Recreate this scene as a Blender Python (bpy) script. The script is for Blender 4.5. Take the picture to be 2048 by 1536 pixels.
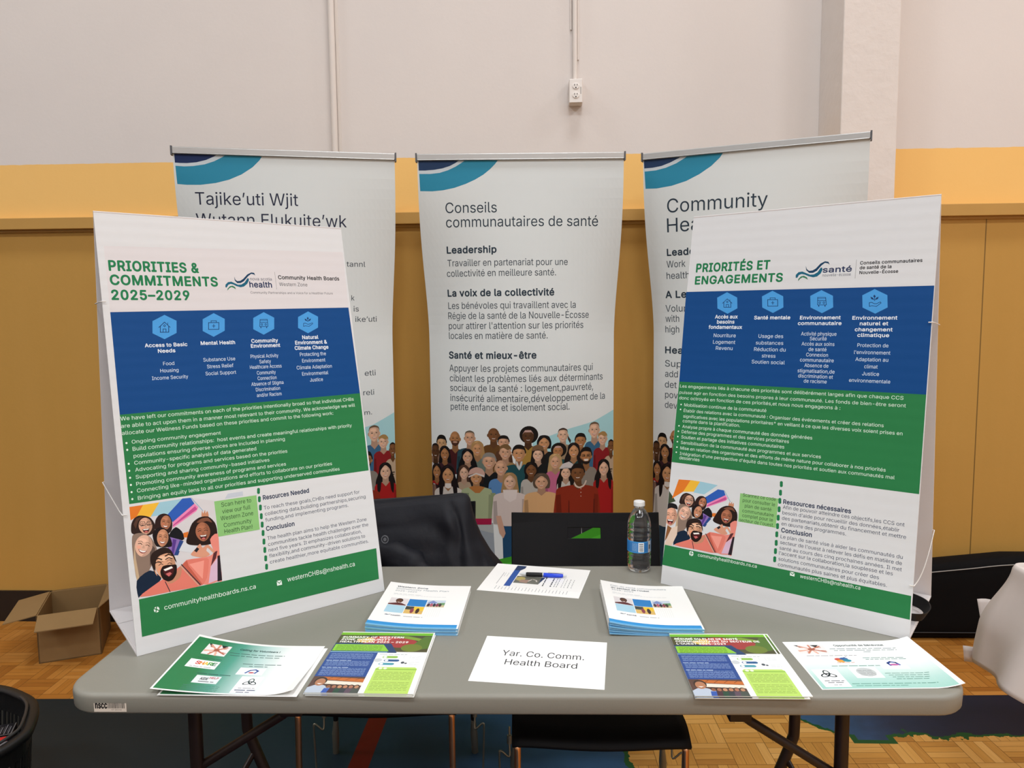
import bpy, bmesh, math, random
from bisect import bisect_right
from math import sin, cos, pi, sqrt, atan2, radians
from mathutils import Vector, Matrix, noise
from mathutils.geometry import tessellate_polygon, delaunay_2d_cdt

SC = bpy.context.scene
COL = SC.collection
for _o in list(bpy.data.objects):
    bpy.data.objects.remove(_o)

# ------------------------------------------------------------------ camera
cam_data = bpy.data.cameras.new('camera')
cam = bpy.data.objects.new('camera', cam_data)
COL.objects.link(cam)
cam_data.sensor_width = 36.0
cam_data.lens = 26.026
cam_data.clip_start = 0.05
_X = Vector((0.99918, 0.03847, -0.00970)); _F = Vector((-0.03922, 0.99484, -0.09357))
_F.normalize(); _X = (_X - _F * _X.dot(_F)).normalized(); _U = _X.cross(_F)
cam.matrix_world = Matrix(((_X.x, _U.x, -_F.x, 0.0), (_X.y, _U.y, -_F.y, 0.0), (_X.z, _U.z, -_F.z, 1.4877), (0, 0, 0, 1)))
SC.camera = cam

# ------------------------------------------------------------------ world, lamps of the hall, exposure
SC.view_settings.view_transform = 'Standard'
SC.view_settings.look = 'None'
SC.view_settings.gamma = 1.0
SC.view_settings.use_curve_mapping = False
SC.view_settings.exposure = -1.40
SC.cycles.use_denoising = True
SC.cycles.max_bounces = 10
SC.cycles.diffuse_bounces = 5
SC.cycles.sample_clamp_indirect = 4.0
world = bpy.data.worlds.new('world')
SC.world = world
world.use_nodes = True
world.node_tree.nodes['Background'].inputs[0].default_value = (1.0, 0.97, 0.93, 1)
world.node_tree.nodes['Background'].inputs[1].default_value = 0.05

def hall_lamp(x, y, power, z=6.3, sx=1.5, sy=0.7):
    d = bpy.data.lights.new('ceiling_lamp', 'AREA')
    d.shape = 'RECTANGLE'; d.size = sx; d.size_y = sy
    d.energy = power; d.color = (0.905, 0.955, 1.0)
    o = bpy.data.objects.new('ceiling_lamp', d)
    o.location = (x, y, z)
    COL.objects.link(o)

for _y, _p in ((2.0, 230.0), (-2.0, 340.0), (-6.0, 340.0)):
    for _x, _k in ((-4.2, 0.9), (0.4, 1.0), (4.6, 1.15)):
        hall_lamp(_x, _y, _p * _k)

# ------------------------------------------------------------------ helpers: colour and materials
def lin(h):
    if not isinstance(h, str):
        return tuple(h)
    r = []
    for k in (0, 2, 4):
        c = int(h[k:k + 2], 16) / 255.0
        r.append(c / 12.92 if c <= 0.04045 else ((c + 0.055) / 1.055) ** 2.4)
    return tuple(r)

class NT:
    """small helper that writes node trees"""
    def __init__(s, m):
        m.use_nodes = True
        s.t = m.node_tree; s.n = s.t.nodes; s.l = s.t.links
        s.b = s.n['Principled BSDF']
    def node(s, kind, **kw):
        n = s.n.new(kind)
        for k, v in kw.items():
            setattr(n, k, v)
        return n
    def put(s, sock, v):
        if hasattr(v, 'is_output') or isinstance(v, bpy.types.NodeSocket):
            s.l.new(v, sock)
        else:
            sock.default_value = v
    def m(s, op, a, b=0.0, c=0.0):
        n = s.node('ShaderNodeMath', operation=op)
        for k, v in enumerate((a, b, c)):
            s.put(n.inputs[k], v)
        return n.outputs[0]
    def mix(s, f, a, b):
        n = s.node('ShaderNodeMix', data_type='RGBA')
        s.put(n.inputs['Factor'], f)
        for sock, v in ((n.inputs['A'], a), (n.inputs['B'], b)):
            if isinstance(v, str):
                v = (*lin(v), 1)
            s.put(sock, v)
        return n.outputs['Result']
    def pos(s, obj=False):
        if obj:
            return s.node('ShaderNodeTexCoord').outputs['Object']
        return s.node('ShaderNodeNewGeometry').outputs['Position']
    def sep(s, v):
        n = s.node('ShaderNodeSeparateXYZ'); s.l.new(v, n.inputs[0]); return n.outputs
    def comb(s, x, y, z):
        n = s.node('ShaderNodeCombineXYZ')
        for k, v in enumerate((x, y, z)):
            s.put(n.inputs[k], v)
        return n.outputs[0]
    def noise(s, v, scale, detail=3.0, rough=0.55):
        n = s.node('ShaderNodeTexNoise')
        s.l.new(v, n.inputs['Vector']); n.inputs['Scale'].default_value = scale
        n.inputs['Detail'].default_value = detail; n.inputs['Roughness'].default_value = rough
        return n.outputs['Fac']
    def bump(s, h, strength=0.2, dist=0.01):
        n = s.node('ShaderNodeBump')
        n.inputs['Strength'].default_value = strength; n.inputs['Distance'].default_value = dist
        s.l.new(h, n.inputs['Height']); s.l.new(n.outputs['Normal'], s.b.inputs['Normal'])

MATS = {}
def mat(name, col, rough=0.6, metal=0.0, var=0.06, scale=8.0, bump=0.0, bscale=60.0, spec=0.5, trans=0.0, ior=1.45, coat=0.0):
    if name in MATS:
        return MATS[name]
    m = bpy.data.materials.new(name); t = NT(m); b = t.b
    c = lin(col)
    p = t.pos(True)
    f = t.noise(p, scale)
    lo = tuple(x * (1 - var) for x in c) + (1,); hi = tuple(min(1, x * (1 + var)) for x in c) + (1,)
    t.l.new(t.mix(f, lo, hi), b.inputs['Base Color'])
    b.inputs['Roughness'].default_value = rough; b.inputs['Metallic'].default_value = metal
    b.inputs['Specular IOR Level'].default_value = spec
    b.inputs['Transmission Weight'].default_value = trans; b.inputs['IOR'].default_value = ior
    b.inputs['Coat Weight'].default_value = coat
    if bump:
        t.bump(t.noise(p, bscale, 4.0), bump, 0.004)
    MATS[name] = m
    return m

def print_mat(name, rough=0.5, spec=0.35, flutes=0.0):
    """printed sheet: the ink colours are stored per corner in the mesh itself"""
    if name in MATS:
        return MATS[name]
    m = bpy.data.materials.new(name); t = NT(m); b = t.b
    a = t.node('ShaderNodeVertexColor', layer_name='ink')
    t.l.new(a.outputs['Color'], b.inputs['Base Color'])
    b.inputs['Roughness'].default_value = rough; b.inputs['Specular IOR Level'].default_value = spec
    if flutes:                                           # corrugated plastic: fine horizontal flutes
        s = t.sep(t.pos(True))
        w = t.m('SINE', t.m('MULTIPLY', s[1], 2 * pi / 0.0052))
        n = t.noise(t.comb(t.m('MULTIPLY', s[0], 3.0), t.m('MULTIPLY', s[1], 90.0), 0.0), 1.0, 3.0)
        t.bump(t.m('ADD', t.m('MULTIPLY', w, 0.35), t.m('MULTIPLY', n, 2.2)), flutes, 0.0006)
    else:
        t.bump(t.noise(t.pos(True), 9.0, 2.0), 0.12, 0.004)
    MATS[name] = m
    return m

# ------------------------------------------------------------------ helpers: meshes and objects
class MB:
    def __init__(s):
        s.v = []; s.f = []
    def add(s, vs, fs):
        o = len(s.v); s.v += [tuple(p) for p in vs]; s.f += [tuple(i + o for i in f) for f in fs]
        return s
    def box(s, c, d, M=None):
        x, y, z = (k / 2 for k in d)
        vs = [Vector((a * x, b * y, e * z)) for a in (-1, 1) for b in (-1, 1) for e in (-1, 1)]
        if M is not None:
            vs = [M @ p for p in vs]
        vs = [p + Vector(c) for p in vs]
        return s.add(vs, [(0, 1, 3, 2), (4, 6, 7, 5), (0, 4, 5, 1), (2, 3, 7, 6), (0, 2, 6, 4), (1, 5, 7, 3)])
    def hexa(s, b, t):
        """solid between two quads (bottom ring, top ring)"""
        return s.add(list(b) + list(t), [(3, 2, 1, 0), (4, 5, 6, 7), (0, 1, 5, 4), (1, 2, 6, 5), (2, 3, 7, 6), (3, 0, 4, 7)])
    def tube(s, pts, r, n=12, cap=True):
        pts = [Vector(p) for p in pts]; rings = []
        rr = r if isinstance(r, (list, tuple)) else [r] * len(pts)
        ref = None
        for i, p in enumerate(pts):
            d = (pts[min(i + 1, len(pts) - 1)] - pts[max(i - 1, 0)]).normalized()
            if ref is None:
                ref = Vector((0, 0, 1)) if abs(d.z) < 0.9 else Vector((1, 0, 0))
            a = (ref - d * ref.dot(d)).normalized(); b = d.cross(a); ref = a
            rings.append([p + (a * cos(2 * pi * k / n) + b * sin(2 * pi * k / n)) * rr[i] for k in range(n)])
        return s.loft(rings, cap)
    def loft(s, rings, cap=True, closed=True):
        n = len(rings[0]); vs = [p for r in rings for p in r]; fs = []
        for i in range(len(rings) - 1):
            for k in range(n if closed else n - 1):
                a = i * n + k; b = i * n + (k + 1) % n
                fs.append((a, b, b + n, a + n))
        if cap:
            m = len(vs); vs += list(rings[0]) + list(rings[-1])
            fs.append(tuple(m + i for i in reversed(range(n)))); fs.append(tuple(m + n + i for i in range(n)))
        return s.add(vs, fs)
    def lathe(s, prof, c=(0, 0, 0), n=40, cap=True):
        return s.loft([[(c[0] + r * cos(2 * pi * k / n), c[1] + r * sin(2 * pi * k / n), c[2] + z) for k in range(n)] for r, z in prof], cap)
    def grid(s, P, nu, nv):
        vs = [P(i / nu, j / nv) for j in range(nv + 1) for i in range(nu + 1)]
        return s.add(vs, [(j * (nu + 1) + i, j * (nu + 1) + i + 1, (j + 1) * (nu + 1) + i + 1, (j + 1) * (nu + 1) + i) for j in range(nv) for i in range(nu)])

def smooth_poly(pts, n=6):
    """Catmull-Rom through the points"""
    P = [Vector(p) for p in pts]; out = []
    for i in range(len(P) - 1):
        a, b, c, d = P[max(i - 1, 0)], P[i], P[i + 1], P[min(i + 2, len(P) - 1)]
        for k in range(n):
            t = k / n
            out.append(0.5 * ((2 * b) + (c - a) * t + (2 * a - 5 * b + 4 * c - d) * t * t + (3 * b - a - 3 * c + d) * t ** 3))
    out.append(P[-1])
    return out

def obj(name, mb, m, parent=None, smooth=False, bevel=0.0, solid=0.0, subsurf=0, loc=None, rz=None):
    me = bpy.data.meshes.new(name)
    me.from_pydata([tuple(p) for p in mb.v], [], mb.f)
    me.materials.append(m)
    bm = bmesh.new(); bm.from_mesh(me); bmesh.ops.recalc_face_normals(bm, faces=bm.faces); bm.to_mesh(me); bm.free()
    if smooth:
        for p in me.polygons:
            p.use_smooth = True
    o = bpy.data.objects.new(name, me); COL.objects.link(o)
    if parent is not None:
        o.parent = parent
    if loc is not None:
        o.location = loc
    if rz is not None:
        o.rotation_euler = (0, 0, rz)
    if solid:
        d = o.modifiers.new('thick', 'SOLIDIFY'); d.thickness = solid; d.offset = 0
    if bevel:
        d = o.modifiers.new('round', 'BEVEL'); d.width = bevel; d.segments = 3; d.limit_method = 'ANGLE'; d.angle_limit = radians(40)
    if subsurf:
        d = o.modifiers.new('soft', 'SUBSURF'); d.levels = subsurf; d.render_levels = subsurf
    return o

def tag(o, label, cat, group=None):
    o['label'] = label; o['category'] = cat
    if group:
        o['group'] = group
    return o
def thing(name, label, cat, loc=(0, 0, 0), rz=0.0, group=None):
    o = bpy.data.objects.new(name, None); COL.objects.link(o)
    o.empty_display_size = 0.1
    o.location = loc; o.rotation_euler = (0, 0, rz)
    return tag(o, label, cat, group)
def struct(name, mb, m, **kw):
    o = obj(name, mb, m, **kw); o['kind'] = 'structure'; return o

# ------------------------------------------------------------------ helpers: printing
FONT = bpy.data.curves.new('lettering', 'FONT')
try:                                                     # Blender's own bundled sans, else its built-in face
    FONT.font = bpy.data.fonts.load(bpy.utils.system_resource('DATAFILES') + '/fonts/Inter.woff2')
except Exception:
    pass
FONT_OBJ = bpy.data.objects.new('lettering', FONT)
COL.objects.link(FONT_OBJ)
GLYPHS = {}
FONT.body = 'H'
bpy.context.view_layer.update()
CAP = max(v.co.y for v in FONT_OBJ.evaluated_get(bpy.context.evaluated_depsgraph_get()).to_mesh().vertices)
SHAPES = {}
def filled(polys):
    """triangles inside outlines that may cross themselves (non-zero winding)"""
    pts = [Vector(p) for q in polys for p in q]; ed = []; o = 0
    for q in polys:
        ed += [(o + k, o + (k + 1) % len(q)) for k in range(len(q))]; o += len(q)
    V, _, F = delaunay_2d_cdt(pts, ed, [], 0, 1e-6)[:3]
    out = []
    for f in F:
        c = sum((V[k] for k in f), Vector((0, 0))) / len(f); w = 0
        for q in polys:
            for k in range(len(q)):
                (ax, ay), (bx, by) = q[k - 1], q[k]
                if (ay > c.y) != (by > c.y) and c.x < (bx - ax) * (c.y - ay) / (by - ay) + ax:
                    w += 1 if by > ay else -1
        if w:
            out.append(tuple(f))
    return [tuple(v) for v in V], out

def glyphs(text, bold):
    """flat mesh of a line of lettering: points and faces, its left, right"""
    key = (text, bold)
    if key not in GLYPHS:
        FONT.body = text
        FONT.space_character = (1.0, 1.03, 1.08, 1.05)[bold]
        bpy.context.view_layer.update()
        cu = FONT_OBJ.to_curve(bpy.context.evaluated_depsgraph_get())
        loops = []
        for sp in cu.splines:
            if sp.type == 'BEZIER':
                q = sp.bezier_points; n = len(q); lp = []
                for i in range(n):
                    a, b = q[i], q[(i + 1) % n]; p0, p1, p2, p3 = a.co.xy, a.handle_right.xy, b.handle_left.xy, b.co.xy
                    st = 1 if (p1 - p0).length < 1e-6 and (p3 - p2).length < 1e-6 or abs((p3 - p0).cross(p1 - p0)) + abs((p3 - p0).cross(p2 - p0)) < 1e-6 else 3
                    for k in range(st):
                        t = k / st; lp.append(p0 * (1 - t) ** 3 + p1 * 3 * t * (1 - t) ** 2 + p2 * 3 * t * t * (1 - t) + p3 * t ** 3)
            else:
                lp = [p.co.xy for p in sp.points]
            lp = [p for k, p in enumerate(lp) if (p - lp[k - 1]).length > 1e-5]
            if len(lp) > 2:
                loops.append((0.5 * sum(lp[k - 1].cross(lp[k]) for k in range(len(lp))), lp))
        FONT_OBJ.to_curve_clear()
        sign = 1 if max(loops, key=lambda q: abs(q[0]))[0] > 0 else -1
        def inside(p, lp):
            c = False
            for k in range(len(lp)):
                a, b = lp[k - 1], lp[k]
                if (a.y > p.y) != (b.y > p.y) and p.x < (b.x - a.x) * (p.y - a.y) / (b.y - a.y) + a.x:
                    c = not c
            return c
        outer = sorted([q for q in loops if q[0] * sign > 0], key=lambda q: abs(q[0])); holes = [[] for _ in outer]
        for ar, lp in loops:
            if ar * sign < 0:
                for k, (_, op) in enumerate(outer):
                    if inside(lp[0], op):
                        holes[k].append(lp); break
        vs, fs = [], []
        for (_, op), hs in zip(outer, holes):
            polys = [op] + hs; o = len(vs)
            key2 = tuple((round(p.x - op[0].x, 3), round(p.y - op[0].y, 3)) for q in polys for p in q)
            if key2 not in SHAPES:
                SHAPES[key2] = filled([[(p.x - op[0].x, p.y - op[0].y) for p in q] for q in polys])
            gv, gf = SHAPES[key2]
            vs += [(x + op[0].x, y + op[0].y) for x, y in gv]
            fs += [tuple(o + k for k in t) for t in gf]
        GLYPHS[key] = (vs, fs, min(v[0] for v in vs), max(v[0] for v in vs))
    return GLYPHS[key]

def rounded(pts, n=3):
    """closed outline through the points with its corners softened"""
    m = len(pts); out = []
    for i in range(m):
        a, b, c, d = (pts[(i + k - 1) % m] for k in range(4))
        for k in range(n):
            t = k / n
            out.append(tuple(0.5 * (2 * b[j] + 0.8 * (c[j] - a[j]) * t + (1.6 * a[j] - 4.4 * b[j] + 3.6 * c[j] - 0.8 * d[j]) * t * t + (-0.8 * a[j] + 2.4 * b[j] - 2.4 * c[j] + 0.8 * d[j]) * t ** 3) for j in (0, 1)))
    return out

class Print:
    """ink shapes in a sheet's own plane: u to the right, v upwards, metres; later shapes lie above earlier ones"""
    STEP = 0.000014
    def __init__(s):
        s.v = []; s.f = []; s.c = []; s.boxes = []; s.text = []
    def above(s, pts):
        """the first layer that lies over everything already printed in this place"""
        a, b = min(p[0] for p in pts), max(p[0] for p in pts); c, d = min(p[1] for p in pts), max(p[1] for p in pts); L = 0
        for q in s.boxes:
            if q[4] > L and q[0] < b and q[1] > a and q[2] < d and q[3] > c:
                L = q[4]
        s.boxes.append((a, b, c, d, L + 1))
        return L + 1
    def tris(s, pts, col, layer=None):
        pts = [tuple(p) for p in pts]
        if layer is None:
            layer = s.above(pts)
        o = len(s.v); h = layer * s.STEP
        for p in pts:
            s.v.append((p[0], p[1], h)); s.c.append(col(p) if callable(col) else lin(col))
        for t in tessellate_polygon([[Vector((p[0], p[1], 0)) for p in pts]]):
            s.f.append(tuple(o + i for i in t))
    poly = tris
    def rect(s, u0, v0, u1, v1, col):
        s.tris([(u0, v0), (u1, v0), (u1, v1), (u0, v1)], col)
    def ell(s, u, v, a, b, col, n=18, rot=0.0):
        c, d = cos(rot), sin(rot)
        s.tris([(u + a * cos(t) * c - b * sin(t) * d, v + a * cos(t) * d + b * sin(t) * c) for t in (2 * pi * k / n for k in range(n))], col)
    def stroke(s, pts, w, col):
        lay = s.above([(p[0] + e, p[1] + e) for p in pts for e in (-w / 2, w / 2)])
        for (x0, y0), (x1, y1) in zip(pts[:-1], pts[1:]):
            L = math.hypot(x1 - x0, y1 - y0) or 1e-9; ex, ey = (x1 - x0) / L * w / 2, (y1 - y0) / L * w / 2
            s.tris([(x0 - ex * .6 - ey, y0 - ey * .6 + ex), (x0 - ex * .6 + ey, y0 - ey * .6 - ex), (x1 + ex * .6 + ey, y1 + ey * .6 - ex), (x1 + ex * .6 - ey, y1 + ey * .6 + ex)], col, lay)
    def bars(s, u0, u1, v, h, col, seed=0):
        """a line of copy too small to read: word-long dashes"""
        r = random.Random(int(u0 * 1e5) + int(v * 1e5) * 7 + seed); u = u0; lay = s.above([(u0, v - h), (u1, v + h)])
        while u < u1:
            w = min(r.uniform(2.2, 7.5) * h * 0.8, u1 - u)
            s.tris([(u, v - h * .35), (u + w, v - h * .35), (u + w, v + h * .3), (u, v + h * .3)], col, lay)
            u += w + h * 0.7
    def write(s, text, u0, u1, v, cap, col, bold=0):
        vs, fs, a, b = glyphs(text, bold)
        k = (u1 - u0) / (b - a); q = cap / CAP
        L = s.above([(u0, v), (u1, v + cap)])
        r = (0, .040, .056, .048)[bold] * cap                # heavier faces: the strokes are thickened all round
        for i, d in enumerate([(0, 0)] if not bold else [(r * cos(pi / 4 * i), r * sin(pi / 4 * i)) for i in range(8)]):
            s.text.append(([(u0 + (x - a) * k + d[0], v + y * q + d[1]) for x, y in vs], fs, lin(col), L + i))
    def items(s, lst):
        for it in lst:
            k = it[0]
            if k == 't':
                s.write(it[1], it[2] * 1e-4, it[3] * 1e-4, it[4] * 1e-4, it[5] * 1e-4, it[6], it[7])
            elif k == 'p':
                q = it[2]; s.tris([(q[i] * 1e-4, q[i + 1] * 1e-4) for i in range(0, len(q), 2)], it[1])
            elif k == 's':
                q = it[3]; s.stroke([(q[i] * 1e-4, q[i + 1] * 1e-4) for i in range(0, len(q), 2)], it[2] * 1e-4, it[1])
            elif k == 'e':
                s.ell(it[2] * 1e-4, it[3] * 1e-4, it[4] * 1e-4, it[5] * 1e-4, it[1])
            elif k == 'b':
                s.bars(it[2] * 1e-4, it[3] * 1e-4, it[4] * 1e-4, it[5] * 1e-4, it[1])
            elif k in ('g', 'v'):                        # a printed blend across (g) or up (v) the sheet
                u0, v0, u1, v1 = (x * 1e-4 for x in it[2]); n = len(it[1]); lay = s.above([(u0, v0), (u1, v1)])
                for i in range(n - 1):
                    a, b, c, d = i / (n - 1), (i + 1) / (n - 1), lin(it[1][i]), lin(it[1][i + 1])
                    o = len(s.v); h = lay * s.STEP
                    if k == 'g':
                        q = [(u0 + (u1 - u0) * a, v0), (u0 + (u1 - u0) * b, v0), (u0 + (u1 - u0) * b, v1), (u0 + (u1 - u0) * a, v1)]; cc = (c, d, d, c)
                    else:
                        q = [(u0, v1 + (v0 - v1) * a), (u1, v1 + (v0 - v1) * a), (u1, v1 + (v0 - v1) * b), (u0, v1 + (v0 - v1) * b)]; cc = (c, c, d, d)
                    s.v += [(x, y, h) for x, y in q]; s.c += list(cc); s.f.append((o, o + 1, o + 2, o + 3))
    def build(s, w, h, place, cuts_u=(), cuts_v=(), thick=0.0, base='f1f0ee', side=None, origin=(0.0, 0.0), lift=0.0):
        """sheet (front with its print, back and rim) as lists; place(u, v, height) -> point"""
        if len(cuts_u) or len(cuts_v):                   # a curved sheet is made of flat cells; the ink follows the same cells
            smooth = place; gu = sorted([origin[0], origin[0] + w, *cuts_u]); gv = sorted([origin[1], origin[1] + h, *cuts_v]); memo = {}
            def corner(i, j, k):
                if (i, j, k) not in memo:
                    memo[i, j, k] = Vector(smooth(gu[i], gv[j], k))
                return memo[i, j, k]
            def place(u, v, k):
                i = min(max(bisect_right(gu, u) - 1, 0), len(gu) - 2); j = min(max(bisect_right(gv, v) - 1, 0), len(gv) - 2)
                a, b = (u - gu[i]) / (gu[i + 1] - gu[i]), (v - gv[j]) / (gv[j + 1] - gv[j])
                def at(z):
                    if a + b <= 1:
                        return corner(i, j, z) * (1 - a - b) + corner(i + 1, j, z) * a + corner(i, j + 1, z) * b
                    return corner(i + 1, j + 1, z) * (a + b - 1) + corner(i, j + 1, z) * (1 - a) + corner(i + 1, j, z) * (1 - b)
                p, q = at(0.0), at(0.01)
                return p + (q - p) * (k / 0.01)
        def clip(poly, ax, x, sg):
            out = []
            for k in range(len(poly)):
                p, q = poly[k - 1], poly[k]; dp, dq = (p[ax] - x) * sg, (q[ax] - x) * sg
                if (dp >= 0) != (dq >= 0):
                    t = dp / (dp - dq); out.append(tuple(a + (b - a) * t for a, b in zip(p, q)))
                if dq >= 0:
                    out.append(q)
            return out
        polys = [[(*s.v[k], *s.c[k]) for k in f] for f in s.f]
        for ax, cuts in ((0, sorted(cuts_u)), (1, sorted(cuts_v))):
            done = []
            for p in polys:
                lo, hi = min(q[ax] for q in p), max(q[ax] for q in p)
                for x in cuts:
                    if lo < x < hi:
                        a = clip(p, ax, x, -1)
                        if len(a) > 2:
                            done.append(a)
                        p = clip(p, ax, x, 1)
                        if len(p) < 3:
                            break
                if len(p) > 2:
                    done.append(p)
            polys = done
        if len(cuts_u) or len(cuts_v):                   # and along each cell's diagonal
            done = []
            for p in polys:
                cu_, cv_ = sum(q[0] for q in p) / len(p), sum(q[1] for q in p) / len(p)
                i = min(max(bisect_right(gu, cu_) - 1, 0), len(gu) - 2); j = min(max(bisect_right(gv, cv_) - 1, 0), len(gv) - 2)
                e = [(*q, (q[0] - gu[i]) / (gu[i + 1] - gu[i]) + (q[1] - gv[j]) / (gv[j + 1] - gv[j])) for q in p]
                done += [r for r in (clip(e, 6, 1.0, -1), clip(e, 6, 1.0, 1)) if len(r) > 2]
            polys = done
        V, F, C = [], [], []
        for p in polys:
            cu_, cv_ = sum(q[0] for q in p) / len(p), sum(q[1] for q in p) / len(p)
            o = len(V)                                   # nudged inwards so that a point on a fold is read in its own cell
            V += [place(q[0] + (cu_ - q[0]) * 1e-6, q[1] + (cv_ - q[1]) * 1e-6, q[2]) for q in p]; C += [tuple(q[3:6]) for q in p]
            F.append(list(range(o, o + len(p))))
        for pts, fs, c, L in s.text:
            o = len(V)
            V += [place(x, y, L * s.STEP + lift) for x, y in pts]; C += [c] * len(pts)
            F += [[i + o for i in f] for f in fs]
        u0, v0 = origin
        us = sorted({u0, u0 + w, *[x for x in cuts_u if u0 < x < u0 + w]}); ws = sorted({v0, v0 + h, *[x for x in cuts_v if v0 < x < v0 + h]})
        nu, nv = len(us), len(ws); o = len(V); bc = lin(base); sc = lin(side or base)
        for z in (0.0, -thick):
            for y in ws:
                for x in us:
                    V.append(place(x, y, z)); C.append(bc)
        A = lambda i, j, k=0: o + k * nu * nv + j * nu + i
        for j in range(nv - 1):
            for i in range(nu - 1):
                F += [[A(i, j), A(i + 1, j), A(i, j + 1)], [A(i + 1, j), A(i + 1, j + 1), A(i, j + 1)]]
                if thick:
                    F.append([A(i, j + 1, 1), A(i + 1, j + 1, 1), A(i + 1, j, 1), A(i, j, 1)])
        if thick:
            rim = [(i, 0) for i in range(nu)] + [(nu - 1, j) for j in range(1, nv)] + [(i, nv - 1) for i in range(nu - 2, -1, -1)] + [(0, j) for j in range(nv - 2, 0, -1)]
            o2 = len(V); m_ = len(rim)
            for k in (0, 1):
                for (i, j) in rim:
                    V.append(V[A(i, j, k)]); C.append(sc if j == 0 else bc)
            for a in range(m_):
                b = (a + 1) % m_
                F.append([o2 + b, o2 + a, o2 + m_ + a, o2 + m_ + b])
        return V, F, C

def sheet_obj(name, data, m, parent=None, loc=None, rz=None):
    V, F, C = data
    me = bpy.data.meshes.new(name); me.from_pydata([tuple(p) for p in V], [], F)
    at = me.color_attributes.new('ink', 'FLOAT_COLOR', 'POINT')
    at.data.foreach_set('color', [x for c in C for x in (*c, 1.0)])
    me.materials.append(m)
    o = bpy.data.objects.new(name, me); COL.objects.link(o)
    if parent is not None:
        o.parent = parent
    if loc is not None:
        o.location = loc
    if rz is not None:
        o.rotation_euler = (0, 0, rz)
    return o

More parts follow.
